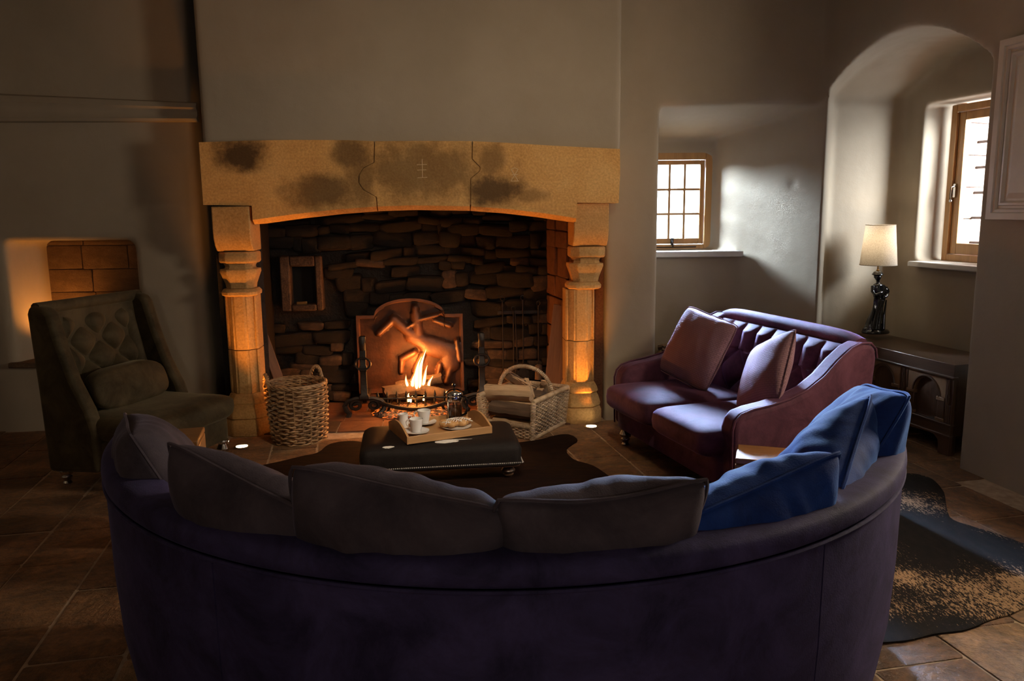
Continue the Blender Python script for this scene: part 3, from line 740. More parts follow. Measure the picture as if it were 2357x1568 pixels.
for k, (x, h, w_, ln) in enumerate(((.0, .30, .030, .055), (.03, .36, .026, .045), (-.03, .19, .024, .03), (.055, .22, .020, .05), (-.07, .13, .018, -.01), (.10, .12, .017, .03), (-.04, .08, .02, .0))):
    p, r_ = flame_tongue((x, 0, 0), h, w_, ln, k * 1.7 + 1)
    G().tube([(a, b, c * .9) for a, b, c in p], [q * .62 for q in r_], 10).build('flame_core', FLAME_IN, ff)
    G().tube(p, r_, 12).build('flame_tongue', FLAME_OUT, ff)
for (x, y, h, w_) in ((-.06, -.12, .07, .016), (-.04, -.14, .05, .012), (.06, -.10, .06, .012)):
    p, r_ = flame_tongue((x, y, -.07), h, w_, .01, x * 90); G().tube(p, [q * .7 for q in r_], 10).build('flame_core', FLAME_IN, ff)
lamp('fire_light', 'POINT', F(1.40, .545, .36), 22, (1.0, .36, .08), .06)
lamp('fire_light', 'POINT', F(1.39, .76, .37), 16, (1.0, .30, .05), .04)
lamp('fire_light', 'POINT', F(1.37, .52, .09), 2.5, (1.0, .30, .05), .05)
em = G(); rn = random.Random(9)
for k in range(420):
    a = rn.uniform(0, 2 * PI); q = math.sqrt(rn.random()); x = math.cos(a) * q * .33; y = math.sin(a) * q * .22; s = rn.uniform(.007, .02)
    em.ball((x, y, .012 + .035 * (1 - q) * rn.random() + s * .4), s, s * rn.uniform(.7, 1.2), s * .8, 6, 4)
em.lathe([(.36, .0), (.30, .018), (.15, .035), (.01, .04)], 20, (0, 0, .006), 1, .68)
eo = em.build('ember_bed', EMBER, angle=180); eo.location = F(1.386, .56, .006); eo.rotation_euler = (0, 0, FA)
tag(eo, 'bed of pale ash and glowing embers under the grate', 'embers', kind='stuff')

# ---- planks leaning inside the chamber
def plank(loc, rot, wd, th, ln, label):
    g = G(); rn = random.Random(int(ln * 1000)); secs = []
    for k in range(8):
        q = ln * k / 7; a = wd / 2 * (1 + rn.uniform(-.05, .05)); secs.append([(-a, -th / 2, q), (a, -th / 2, q), (a, th / 2, q), (-a, th / 2, q)])
    g.loft(secs); o = g.build('plank', BEAMW, bevel=.006); o.location = loc; o.rotation_euler = rot; tag(o, label, 'plank', 'old planks leaning inside the fireplace')
plank(F(2.45, .50, .0), (R(-6), R(5), FA + R(-28)), .13, .035, .86, 'wide reddish plank leaning behind the log basket, nearer the flames')
plank(F(2.545, .42, .0), (R(-5), R(3), FA + R(-22)), .085, .04, .83, 'narrow reddish plank leaning beside the right pillar')
plank(F(.45, .38, .0), (R(-9), R(-14), FA + R(25)), .075, .05, .90, 'slim old timber leaning behind the round wicker basket')

# ---- fire irons hanging from a rack
rkk = empty('tool_rack', F(2.25, .93), FA, 'small iron rack on the chamber wall holding fire irons', 'rack')
G().box(-.18, .18, .0, .02, .735, .765).build('rail', IRON, rkk, bevel=.003)
for q in (-.14, -.05, .03, .16): G().tube([(q, 0, .75), (q, -.035, .745), (q, -.04, .765)], .005, 6).build('hook', IRON, rkk)
def iron_tool(x, top, bot, kind, label):
    t = empty('fire_iron', F(2.25 + x, .885), FA, label, 'fire tool', 'fire irons hanging in the fireplace')
    G().tube([(0, 0, top - .03), (0, 0, bot + .04)], .0055, 6).build('rod', IRON, t)
    G().tube([(.018 * math.cos(2 * PI * k / 12), 0, top - .012 + .018 * math.sin(2 * PI * k / 12)) for k in range(12)], .004, 5, close=True).build('loop', IRON, t)
    if kind == 'poker': G().tube([(0, 0, bot + .05), (0, 0, bot), (.03, 0, bot + .02)], .006, 6).build('tip', IRON, t)
    if kind == 'shovel': G().prism([(-.045, bot), (.045, bot), (.045, bot + .10), (.012, bot + .14), (-.012, bot + .14), (-.045, bot + .10)], -.004, .004, 'xz').build('blade', IRON, t)
    if kind == 'tongs': G().tube([(.015, 0, top - .05), (.03, 0, bot + .2), (.012, 0, bot)], .0055, 6).build('arm', IRON, t)
    if kind == 'brush': G().lathe([(.012, bot + .13), (.028, bot + .12), (.034, bot)], 12).build('bristles', BARK, t)
iron_tool(-.14, .89, .16, 'poker', 'thin iron poker, leftmost of the fire irons')
iron_tool(-.05, .80, .14, 'tongs', 'iron fire tongs, second of the hanging fire irons')
iron_tool(.03, .89, .15, 'shovel', 'iron ash shovel, third of the hanging fire irons')
iron_tool(.16, .84, .18, 'brush', 'hearth brush, rightmost of the fire irons')

# ---- recessed floor uplights that wash the pillars
def uplight(x, y, label, d, en):
    t = empty('floor_uplight', (x, y, .002), 0, label, 'floor light', 'recessed floor uplights')
    G().lathe([(.055, 0), (.055, .006), (.043, .008), (.042, .002)], 24).build('ring', CHROME, t)
    G().lathe([(.042, .001), (.03, .0045), (.001, .005)], 20).build('lens', LEDM, t)
    lamp('uplight_beam', 'SPOT', (x, y, .02), en, (1.0, .37, .055), .03, d, 54, .8)
uplight(-1.875, 5.318, 'round recessed floor uplight beside the armchair leg', (.07, .22, 1), 66)
p_ = F(2.70, -.02); uplight(p_[0], p_[1], 'round recessed floor uplight beside the plum sofa leg', (-.12, .14, 1), 50)
# spotlight added above the view to brighten the chimney breast
sp_ = empty('added_spotlight', (.75, 2.3, 3.3), 0, 'added unseen black ceiling spotlight aimed at the chimney breast', 'spotlight')
G().lathe([(.05, -.02), (.05, 0)], 20).build('rose', IRON, sp_)
G().tube([(0, 0, -.01), (0, 0, -.10)], .008, 8).build('stem', IRON, sp_)
q_ = G().lathe([(.045, .06), (.048, .05), (.048, -.05), (.042, -.05), (.042, .045)], 20, cap=False).build('shade', IRON, sp_); q_.location = (0, 0, -.13); q_.rotation_euler = Vector((-.9, 3.3, -1.25)).to_track_quat('-Z', 'Y').to_euler()
lamp('added_spot_beam', 'SPOT', (.745, 2.36, 3.14), 62, (1.0, .78, .52), .04, (-.9, 3.3, -1.25), 62, 1.0)
sp2 = empty('added_spotlight', (.25, 2.5, 3.3), 0, 'added unseen black ceiling spotlight aimed at the ottoman and hearth', 'spotlight')  # second spotlight added out of view to brighten tray and hearth
G().lathe([(.05, -.02), (.05, 0)], 20).build('rose', IRON, sp2)
G().tube([(0, 0, -.01), (0, 0, -.10)], .008, 8).build('stem', IRON, sp2)
q_ = G().lathe([(.045, .06), (.048, .05), (.048, -.05), (.042, -.05), (.042, .045)], 20, cap=False).build('shade', IRON, sp2); q_.location = (0, 0, -.13); q_.rotation_euler = Vector((-.6, 2.5, -2.85)).to_track_quat('-Z', 'Y').to_euler()
lamp('added_spot_beam', 'SPOT', (.24, 2.54, 3.12), 240, (1.0, .80, .57), .04, (-.6, 2.55, -2.85), 46, .9)
# warm lamp low in the niche
nl = empty('niche_lamp', (-3.42, 6.02, .525), 0, 'small warm uplight sitting low in the wall niche', 'light')
G().lathe([(.04, 0), (.045, .01), (.045, .05), (.035, .055)], 16).build('housing', IRON, nl)
G().lathe([(.034, .052), (.001, .056)], 16).build('lens', LEDM, nl)
lamp('niche_beam', 'SPOT', (-3.42, 6.02, .60), 20, (1.0, .38, .07), .03, (-.25, .12, 1), 120, 1.0)

# ================================================================== FURNITURE
def superq(e): return lambda a: (math.copysign(abs(math.cos(a)) ** e, math.cos(a)), math.copysign(abs(math.sin(a)) ** e, math.sin(a)))
def softbox(x0, x1, y0, y1, z0, z1, e=.28, ez=None, n=40, mr=14, wob=0, seed=0):
    g = G(); cx, cy, cz = (x0 + x1) / 2, (y0 + y1) / 2, (z0 + z1) / 2; ez = ez or e; S = superq(e); Z = superq(ez); secs = []
    for k in range(1, mr):
        ca, sa = Z(-PI / 2 + PI * k / mr); ring = []
        for i in range(n):
            a, b = S(2 * PI * i / n); p = [cx + a * ca * (x1 - x0) / 2, cy + b * ca * (y1 - y0) / 2, cz + sa * (z1 - z0) / 2]
            if wob: q = nz(p, 6, seed) * wob; p = [p[0] + q * a, p[1] + q * b, p[2] + q * sa]
            ring.append(tuple(p))
        secs.append(ring)
    return g.loft(secs)
def rrect(w_, h_, r, n=5):
    out = []
    for cx, cy, a0 in ((w_ / 2 - r, h_ / 2 - r, 0), (-w_ / 2 + r, h_ / 2 - r, 90), (-w_ / 2 + r, -h_ / 2 + r, 180), (w_ / 2 - r, -h_ / 2 + r, 270)):
        for k in range(n + 1): a = R(a0 + 90 * k / n); out.append((cx + r * math.cos(a), cy + r * math.sin(a)))
    return out
def sweep(prof, a0, a1, n=60, cap=True):
    return G().loft([[(r * math.cos(a), r * math.sin(a), zz) for r, zz in prof] for a in [R(a0 + (a1 - a0) * k / n) for k in range(n + 1)]], cap)
TURN = [(.030, .14), (.034, .13), (.030, .12), (.022, .112), (.028, .098), (.034, .082), (.028, .062), (.018, .052), (.026, .044), (.020, .034), (.016, .018), (.022, .006), (.020, 0)]
def turned_leg(x, y, h, mat, parent, k=1.0):
    G().lathe([(r * k, zz * h / .14) for r, zz in TURN], 16, (x, y, 0)).build('leg', mat, parent)

# ---- the big crescent sofa, seen from behind
cs = empty('crescent_sofa', (-.03, 3.13, 0), 0, 'long curved navy velvet sofa seen from behind in the foreground', 'sofa')
A0, A1 = 187, 352
RZ = .752
cuts_ = [A0, 240, 305, A1]
for k in range(3):
    sweep([(1.36, .10), (1.415, .10), (1.437, .25), (1.447, .45), (1.45, RZ - .004), (1.36, RZ - .004)], cuts_[k] + (.12 if k else 0), cuts_[k + 1] - (.12 if k < 2 else 0), 30).build('back_panel', VELB, cs, angle=30)
sweep([(1.13, .10), (1.365, .10), (1.365, RZ), (1.30, RZ), (1.20, .45)], A0 + .5, A1 - .5, 60).build('inner_back', VELB, cs)
rail = [(1.385 + .074 * superq(.6)(2 * PI * k / 20)[0], RZ + .034 + .038 * superq(.6)(2 * PI * k / 20)[1]) for k in range(20)]
sweep(rail, A0 - .6, A1 + .6, 80).build('top_rail', VELB, cs, angle=60)
G().tube([(1.4535 * math.cos(R(a)), 1.4535 * math.sin(R(a)), RZ - .003) for a in [A0 + (A1 - A0) * k / 80 for k in range(81)]], .006, 6).build('piping', VELB, cs)
sweep([(.62, .10), (1.14, .10), (1.14, .32), (.60, .32)], A0 + 1, A1 - 1, 50).build('seat_base', VELB, cs)
for k in range(3):
    pr_ = [(.88 + .28 * superq(.35)(2 * PI * i / 24)[0], .395 + .075 * superq(.6)(2 * PI * i / 24)[1]) for i in range(24)]
    sweep(pr_, A0 + 2 + 54.4 * k, A0 + 1 + 54.4 * (k + 1), 24).build('seat_cushion', VELB, cs, angle=60)
for a in (192, 228, 270, 312, 348):
    for r_ in (.70, 1.33): G().lathe([(.022, 0), (.032, .105)], 12, (r_ * math.cos(R(a)), r_ * math.sin(R(a)), 0)).build('leg', OAK, cs)

def pillow_mesh(g, w_, h_, t, seed, pin=.07, ex=.47, wr=.012, sag=0):
    n = 26
    def P(i, j, s):
        u = -1 + 2 * i / n; v = -1 + 2 * j / n
        x = w_ / 2 * u * (1 - pin * (1 - v * v)) * (1 - .07 * v ** 6); zz = h_ / 2 * v * (1 - pin * (1 - u * u)) * (1 - .07 * u ** 6)
        y = s * t / 2 * max(0, (1 - u * u) * (1 - v * v)) ** ex
        k = (1 - u ** 4) * (1 - v ** 4)
        wv = nz((x * 1.0, s * .3, zz), 7, seed) * wr * k + nz((x * 2.6 + zz, s, zz * .6 - x * .4), 9, seed + 3) * wr * .8 * (1 - (u * u * v * v)) * min(1, 6 * k)
        zz -= sag * max(0, 1 - u * u) * (1 if v > 0 else .2) * abs(v)
        return (x, y + wv * s, zz)
    g.grid(lambda a, b: P(a * n, b * n, -1), n, n); g.grid(lambda a, b: P(a * n, b * n, 1), n, n)
    edge = [P(i, 0, 0) for i in range(n)] + [P(n, j, 0) for j in range(n)] + [P(n - i, n, 0) for i in range(n)] + [P(0, n - j, 0) for j in range(n)]
    return edge
def pillow(name, loc, yaw, lean, roll, w_, h_, t, seed, mat, label, group, pipe=.005, pin=.05, sag=0, wr=.020):
    o = empty(name, loc, 0, label, 'cushion', group); o.rotation_mode = 'YXZ'; o.rotation_euler = (R(lean), R(roll), R(yaw))
    g = G(); ed = pillow_mesh(g, w_, h_, t, seed, pin, sag=sag, wr=wr)
    me = g.mesh('cover', True, 180); bm = bmesh.new(); bm.from_mesh(me); bmesh.ops.remove_doubles(bm, verts=bm.verts, dist=.0008); bmesh.ops.recalc_face_normals(bm, faces=bm.faces); bm.to_mesh(me); bm.free(); me.shade_smooth()
    me.materials.append(mat); q = bpy.data.objects.new('cover', me); col.objects.link(q); q.parent = o
    d = q.modifiers.new('sub', 'SUBSURF'); d.levels = 1; d.render_levels = 1
    G().tube(ed, pipe, 5, close=True).build('piping', mat, o)
    return o
GC = 'velvet cushions along the crescent sofa'
def sofa_pillow(phi, r, z, lean, roll, w_, h_, t, seed, label, mat, dyaw=0, sag=0):
    a = R(phi); return pillow('velvet_cushion', (-.03 + r * math.cos(a), 3.13 + r * math.sin(a), z), phi - 270 + dyaw, lean, roll, w_, h_, t, seed, mat, label, GC, sag=sag)
sofa_pillow(210, 1.26, .715, 26, -6, .50, .54, .26, 1, 'dark cushion at the far left end of the crescent sofa', VELCD)
sofa_pillow(238, 1.25, .715, 28, 20, .55, .55, .29, 2, 'dark cushion, second from the left on the crescent sofa', VELCD)
sofa_pillow(258, 1.25, .745, 30, 13, .57, .54, .30, 3, 'grey-purple cushion, third from the left on the crescent sofa', VELCD)
sofa_pillow(280.5, 1.255, .745, 30, -2, .54, .52, .30, 4, 'dented grey-purple cushion, fourth from the left on the crescent sofa', VELCD, sag=.04)
sofa_pillow(302, 1.24, .715, 34, -15, .54, .50, .28, 5, 'blue-lit cushion tilted up to the right, fifth on the crescent sofa', VELC)
sofa_pillow(325, 1.20, .70, 30, -26, .56, .55, .27, 6, 'blue velvet cushion standing in front of another at the right end', VELC, 16)
sofa_pillow(338.5, 1.27, .745, 28, 10, .56, .56, .26, 7, 'bright blue cushion at the far right end, behind another cushion', VELC, 8)

# ---- plum loveseat
ps = empty('loveseat', (1.278, 4.822, 0), math.atan2(-.954, .30), 'plum velvet two-seat sofa with swooping arms under the alcove window', 'sofa')
softbox(-.66, .66, -.40, .44, .12, .30, .12).build('base', VELP, ps, angle=50)
for s, x0, x1 in ((0, -.66, -.004), (1, .004, .66)):
    softbox(x0, x1, -.50, .26, .26, .445, .24, .5, 48, 14, .006, s + 2).build('seat_cushion', VELP, ps, angle=80)
armp = [(.47, .13), (.50, .45), (.525, .78), (.515, .83), (.48, .865), (.42, .868), (.36, .845), (.28, .785), (.19, .70), (.09, .635), (-.02, .595), (-.14, .57), (-.25, .555), (-.32, .535), (-.355, .50), (-.37, .45), (-.365, .13)]
for s in (-1, 1):
    G().prism(armp, s * .60, s * .735, 'yz').build('arm', VELP, ps, bevel=.032, seg=4, angle=50)
    ed = [(s * .735, a, b) for a, b in armp[1:]]
    G().tube([(s * .728, a, b) for a, b in armp[2:]], .006, 6).build('piping', VELP, ps)
def tuft(i, j):
    x = -.605 + 1.21 * i; t = j; zz = .40 + .445 * t; yb = .235 + .12 * t
    if t > .62:   # vertical flutes above the buttons
        h = abs(math.sin(PI * (x / .155))) ** .5
    else:
        a = x / .155 + (t - .62) / .31; b = x / .155 - (t - .62) / .31
        h = (abs(math.sin(PI * a / 2 + 0)) * abs(math.sin(PI * b / 2))) ** .38
    e_ = min(1, (1 - t) * 9 + .1)
    return (x, yb + .05 - .062 * h * min(1, e_), zz)
G().grid(tuft, 110, 50).build('tufted_back', VELP, ps, angle=180)
G().prism([(.30, .13), (.47, .13), (.52, .83), (.42, .85), (.34, .6)], -.61, .61, 'yz').build('back_body', VELP, ps)
tp = []
for k in range(25):
    x = -.66 + 1.32 * k / 24; q = 1 - (abs(x) / .66) ** 8
    tp.append((x, .465, .835 + .03 * q))
G().tube(tp, .052, 12).build('back_roll', VELP, ps, angle=80)
for k in range(7):
    x = -.465 + .155 * k; G().ball((x, .235 + .12 * .62 + .045, .40 + .445 * .62), .012, .008, .012, 8, 6).build('button', VELP, ps)
for x in (-.60, .60):
    for y in (-.34, .38): turned_leg(x, y, .13, CHROME, ps, 1.25)
PG = 'woven cushions on the plum sofa'
# positions on the plum sofa: local (along, depth, height)
def on(o, x, y, z): 
    a = o.rotation_euler[2]; return (o.location.x + x * math.cos(a) - y * math.sin(a), o.location.y + x * math.sin(a) + y * math.cos(a), z)
pyaw = math.degrees(ps.rotation_euler[2])
pillow('woven_cushion', on(ps, -.38, .06, .685), pyaw + 14, -24, 10, .52, .50, .17, 11, WEAVE, 'woven mauve cushion leaning at the far arm of the plum sofa', PG, .003, .04, wr=.006)
pillow('woven_cushion', on(ps, .40, .05, .665), pyaw - 14, -24, -26, .48, .46, .17, 12, WEAVE, 'woven mauve cushion propped at the near arm of the plum sofa', PG, .003, .04, wr=.006)

# ---- olive armchair
ac = empty('armchair', (-2.31, 4.83, 0), R(72.8), 'olive velvet button-backed armchair left of the fireplace', 'armchair')
softbox(-.38, .38, -.36, .30, .13, .30, .14).build('base', VELG, ac, angle=50)
softbox(-.395, .395, -.44, .20, .275, .455, .30, .55, 48, 14, .006, 3).build('seat_cushion', VELG, ac, angle=80)
wing = [(.26, .10), (.33, .10), (.35, .60), (.375, 1.04), (.36, 1.08), (.32, 1.09), (.24, 1.075), (.21, 1.04), (.16, .86), (.09, .66), (.0, .49), (-.04, .36), (-.04, .12)]
for s in (-1, 1): G().prism(wing, s * .33, s * .42, 'yz').build('wing', VELG, ac, bevel=.028, seg=3, angle=50)
def tuft2(i, j):
    x = -.34 + .68 * i; t = j; zz = .40 + .655 * t; yb = .15 + .155 * t
    if abs(x) < .24 and t > .34:
        a = x / .12 + (t - .34) / .17; b = x / .12 - (t - .34) / .17
        h = (abs(math.sin(PI * a / 2)) * abs(math.sin(PI * b / 2))) ** .42
    else: h = .75 * (abs(math.sin(PI * max(0, min(1, (abs(x) - .24) / .1)))) ** .4 if abs(x) >= .24 else .8)
    return (x, yb + .06 - .085 * h * min(1, (1 - t) * 8 + .05), zz)
G().grid(tuft2, 90, 80).build('tufted_back', VELG, ac, angle=180)
G().prism([(.19, .13), (.33, .10), (.365, 1.05), (.31, 1.07), (.27, .75)], -.335, .335, 'yz').build('back_body', VELG, ac)
G().tube([(-.40 + .8 * k / 12, .318, 1.068) for k in range(13)], .036, 10).build('back_roll', VELG, ac, angle=80)
lum = softbox(-.30, .30, -.02, .12, .44, .68, .5, .6, 36, 14, .008, 5); lum.v = [(x, y + (zz - .44) * .3, zz) for x, y, zz in lum.v]; lum.build('lumbar_cushion', VELG, ac, angle=80)
for x in (-.32, .32):
    for y in (-.33, .30): turned_leg(x, y, .14, CHROME, ac, 1.2)

# ---- cowhide ottoman
ot = empty('ottoman', (-.455, 4.775, 0), R(7.5), 'low black cowhide ottoman with studded edge on dark turned legs', 'ottoman')
g = G(); secs = []
for (q, zz) in ((.0, .105), (.004, .13), (.0, .19), (.012, .218), (.035, .236), (.09, .245), (.2, .248)):
    secs.append([(a, b, zz) for a, b in rrect(.96 - 2 * q, .56 - 2 * q, .05)])
g.loft(secs).build('cushion', BLACKHIDE, ot, angle=60)
nh = G()
per = []
for k in range(80): per.append((-.475 + .95 * k / 79, -.2815))
for k in range(46): per.append((.4815, -.275 + .55 * k / 45)); per.append((-.4815, -.275 + .55 * k / 45))
for a, b in per: nh.ball((a, b, .118), .0044, .0044, .0044, 6, 4)
tag(nh.build('nailheads', NICKEL, ot), kind='stuff')
G().prism(rrect(.94, .54, .04), .09, .107).build('frame', OAK, ot)
for x in (-.40, .40):
    for y in (-.21, .21): turned_leg(x, y, .092, OAK, ot, 1.25)
OZ = .249
# ---- tray and breakfast things
ty = empty('serving_tray', (-.455, 4.80, OZ), R(24.6), 'pale wooden serving tray with handle slots on the ottoman', 'tray')
G().box(-.265, .265, -.19, .19, .0, .010).build('base', BEECH, ty, bevel=.002)
for s in (-1, 1): G().box(-.265, .265, s * .19 - .006, s * .19 + .006, .0, .045).build('side', BEECH, ty, bevel=.002)
def tray_end(s):
    g = G(); n = 24; outer = []; 
    top = [(-.195 + .39 * k / n, .045 + .05 * math.sin(PI * k / n) ** 1.0) for k in range(n + 1)]
    o = G().prism([(-.195, 0), (.195, 0)] + top[::-1], s * .265 - .006, s * .265 + .006, 'yz').build('end_handle', BEECH, ty)
    sl = [(.055 * superq(.5)(2 * PI * k / 20)[0], .062 + .014 * superq(.7)(2 * PI * k / 20)[1]) for k in range(20)]
    cut(o, [G().prism(sl, s * .265 - .05, s * .265 + .05, 'yz')])
tray_end(-1); tray_end(1)
TZ = OZ + .0105
def cup(x, y, yaw, label, gl, saucer_label):
    s = G().lathe([(.001, .004), (.03, .004), (.034, 0), (.038, 0), (.05, .006), (.078, .016), (.079, .019), (.05, .010), (.03, .008), (.001, .008)], 32, cap=False).build('saucer', WHITE, angle=50)
    s.location = (x, y, TZ); tag(s, saucer_label, 'saucer', 'white saucers on the tray')
    t = empty('coffee_cup', (x, y, TZ + .0085), yaw, label, 'cup', gl)
    G().lathe([(.001, .003), (.022, .003), (.024, 0), (.027, .001), (.030, .012), (.037, .045), (.0435, .083), (.0415, .084), (.035, .045), (.027, .014), (.001, .010)], 32, cap=False).build('body', WHITE, t, angle=50)
    G().tube([(.036, 0, .070), (.055, 0, .073), (.066, 0, .060), (.062, 0, .040), (.045, 0, .026), (.030, 0, .024)], .0045, 8).build('handle', WHITE, t)
cup(-.590, 4.715, R(165), 'white coffee cup on saucer at the front of the tray', 'white coffee cups on the tray', 'white saucer under the cup at the tray front')
cup(-.565, 4.925, R(170), 'white coffee cup on saucer at the back of the tray', 'white coffee cups on the tray', 'white saucer under the cup at the tray back')
jg = empty('milk_jug', (-.685, 4.855, TZ), R(200), 'small white milk jug at the left end of the tray', 'jug')
G().lathe([(.001, 0), (.026, 0), (.029, .01), (.030, .04), (.026, .07), (.029, .088), (.027, .088), (.024, .07), (.027, .04), (.026, .012), (.001, .006)], 28, cap=False).build('body', WHITE, jg, angle=50)
G().tube([(-.026, 0, .072), (-.048, 0, .070), (-.052, 0, .045), (-.030, 0, .022)], .004, 8).build('handle', WHITE, jg)
G().loft([[(.02, -.014, .075), (.02, .014, .075), (.026, .010, .09), (.026, -.010, .09)], [(.040, -.004, .088), (.040, .004, .088), (.041, .003, .091), (.041, -.003, .091)]]).build('spout', WHITE, jg)
fr = empty('cafetiere', (-.375, 5.0, TZ), R(-20), 'glass cafetiere half full of black coffee on the tray', 'coffee pot')
G().lathe([(.050, .012), (.0505, .17), (.049, .17), (.0485, .014)], 32, cap=False).build('beaker', PGLASS, fr, angle=50)
G().lathe([(.001, .0135), (.0478, .0135), (.0478, .095), (.001, .095)], 32, cap=False).build('coffee', COFFEE, fr, angle=50)
G().lathe([(.053, .0), (.053, .012), (.049, .013)], 32).build('base_ring', CHROME, fr)
G().lathe([(.0525, .135), (.0535, .14), (.0535, .165), (.0525, .168)], 32, cap=False).build('collar', CHROME, fr, angle=50)
G().lathe([(.054, .168), (.056, .175), (.054, .188), (.045, .198), (.028, .207), (.010, .211), (.001, .212)], 32).build('lid', CHROME, fr, angle=50)
G().lathe([(.004, .21), (.004, .222), (.011, .226), (.013, .235), (.009, .244), (.001, .246)], 16).build('knob', GLOSSB, fr)
G().tube([(0, 0, .02), (0, 0, .21)], .003, 8).build('plunger_rod', CHROME, fr)
G().tube([(.052, 0, .165), (.075, 0, .165), (.088, 0, .145), (.088, 0, .09), (.080, 0, .055), (.054, 0, .04)], .0075, 8).build('handle', GLOSSB, fr)
for a in (60, 120, 240, 300): G().box(.0495, .0515, -.004, .004, .012, .14).build('frame_strip', CHROME, fr).rotation_euler = (0, 0, R(a))
pl = G().lathe([(.001, .004), (.05, .003), (.055, 0), (.06, 0), (.095, .012), (.096, .015), (.06, .007), (.001, .008)], 32, cap=False).build('plate', WHITE, angle=50); pl.location = (-.355, 4.835, TZ); tag(pl, 'white plate under the iced pastry on the tray', 'plate')
pa = empty('iced_pastry', (-.355, 4.835, TZ + .008), R(25), 'golden twisted pastry with white icing drizzle on the tray', 'pastry')
g = G()
for k in range(5):
    x = -.075 + .036 * k; g.ball((x, .012 * (-1) ** k, .024), .032, .046 - .004 * abs(k - 2), .026, 14, 9)
po = g.build('crust', PASTRY, pa); soften(po, .004, 3); 
g = G()
for k in range(16):
    x = -.085 + .0115 * k; pts = []
    for q in range(9):
        y = -.04 + .01 * q; xx = x + .012 * math.sin(q * 1.3 + k); kk = max(0, 1 - (y / .05) ** 2); pts.append((xx, y, .020 + .034 * math.sqrt(kk) * (1 - (xx / .14) ** 2)))
    g.tube(pts, .0026, 5)
g.build('icing', ICING, pa)

# ---- cowhide rugs
def rug(name, pts, mat, label, z, grp):
    n = len(pts); sm = []
    for i in range(n):
        p0, p1, p2, p3 = (Vector(pts[(i + k) % n]) for k in (-1, 0, 1, 2))
        for k in range(5):
            t = k / 5; sm.append(.5 * ((2 * p1) + (-p0 + p2) * t + (2 * p0 - 5 * p1 + 4 * p2 - p3) * t * t + (-p0 + 3 * p1 - 3 * p2 + p3) * t ** 3))
    c = sum(sm, Vector((0, 0))) / len(sm); g = G(); secs = []
    for (q, zz) in ((1, z - .0045), (1.0, z), (.985, z + .003), (.6, z + .004), (.05, z + .004)):
        secs.append([(c.x + (p.x - c.x) * q + (0 if q < .9 else .004 * nz((p.x, p.y, 0), 25)), c.y + (p.y - c.y) * q, zz) for p in sm])
    g.loft(secs); o = g.build(name, mat); tag(o, label, 'rug', grp); return o
rug('cowhide_rug', [(.18, 5.40), (.30, 5.50), (.40, 5.53), (.45, 5.38), (.36, 5.17), (.39, 4.95), (.53, 4.76), (.66, 4.2), (.5, 3.8), (.2, 3.65), (-.1, 3.8), (-.5, 3.75), (-.9, 3.7), (-1.35, 3.75), (-1.55, 4.15), (-1.45, 4.55), (-1.62, 4.84), (-1.50, 4.98), (-1.40, 5.08), (-1.31, 5.16), (-1.27, 5.36), (-1.12, 5.42), (-.95, 5.30), (-.6, 5.22), (-.2, 5.26)],
    HIDE1, 'dark brown cowhide rug under the ottoman', .008, 'cowhide rugs')
rug('cowhide_rug', [(2.30, 4.58), (2.42, 4.60), (2.47, 4.50), (2.42, 4.28), (2.26, 3.92), (2.30, 3.80), (2.38, 3.68), (2.46, 3.5), (2.55, 3.2), (2.35, 2.98), (2.12, 3.0), (1.95, 2.92), (1.85, 2.88), (1.72, 2.81), (1.58, 2.78), (1.41, 2.73), (1.15, 2.75), (1.05, 3.1), (1.35, 3.6), (1.55, 3.9), (1.75, 4.05), (2.05, 4.35)],
    HIDE2, 'black and tan brindled cowhide rug on the right-hand flags', .008, 'cowhide rugs')

# ---- wooden cube tables and a stump stool
def cube_table(loc, rz, s, h, label):
    t = empty('cube_table', loc, rz, label, 'side table', 'solid wooden cube tables')
    G().box(-s / 2, s / 2, -s / 2, s / 2, 0, h - .03).build('block', BLOCK, t, bevel=.006)
    G().box(-s / 2, s / 2, -s / 2, s / 2, h - .029, h).build('top', BLOCK, t, bevel=.006)
cube_table((1.235, 3.80, 0), R(-18), .25, .40, 'orange-brown wooden cube table in front of the plum sofa arm')
cube_table((-1.68, 3.80, 0), R(14), .27, .52, 'wooden cube table at the armchair, behind the dark cushions')
stp = empty('stump_stool', (-1.18, 3.42, 0), 0, 'pale round log stool behind the second dark cushion', 'stool')
G().lathe([(.155, 0), (.16, .02), (.15, .2), (.155, .385), (.148, .392)], 26).build('bark', BARK, stp)
G().lathe([(.149, .385), (.149, .402), (.13, .405), (.001, .405)], 26).build('cut_top', STUMP, stp)

# ---- round wicker basket
def weave_ring(path_fn, rows, z0, z1, nseg, waves, amp, r, g):
    for k in range(rows):
        zz = z0 + (z1 - z0) * k / (rows - 1); ph = PI * (k % 2)
        g.tube([path_fn(t / nseg, zz, amp * math.sin(2 * PI * waves * t / nseg + ph), .003 * math.sin(t * 1.7 + k * 2.1)) for t in range(nseg)], r, 5, close=True)
rb = empty('wicker_basket', (-1.525, 5.50, 0), 0, 'tall round brown wicker basket beside the left pillar', 'basket')
def rbp(t, zz, off, dz):
    a = 2 * PI * t; r_ = .182 + .022 * min(1, zz / .3) + off + .004 * math.sin(3 * a + zz * 9); return (r_ * math.cos(a), r_ * math.sin(a), zz + dz)
g = G(); weave_ring(rbp, 25, .010, .405, 88, 11, .0085, .0082, g); tag(g.build('weave', WICK, rb), kind='stuff')
g = G()
for k in range(22):
    a = 2 * PI * k / 22; g.tube([((.182 + .022 * min(1, z_ / .3)) * math.cos(a), (.182 + .022 * min(1, z_ / .3)) * math.sin(a), z_) for z_ in (0, .1, .2, .3, .41)], .006, 5)
g.build('stakes', WICK, rb)
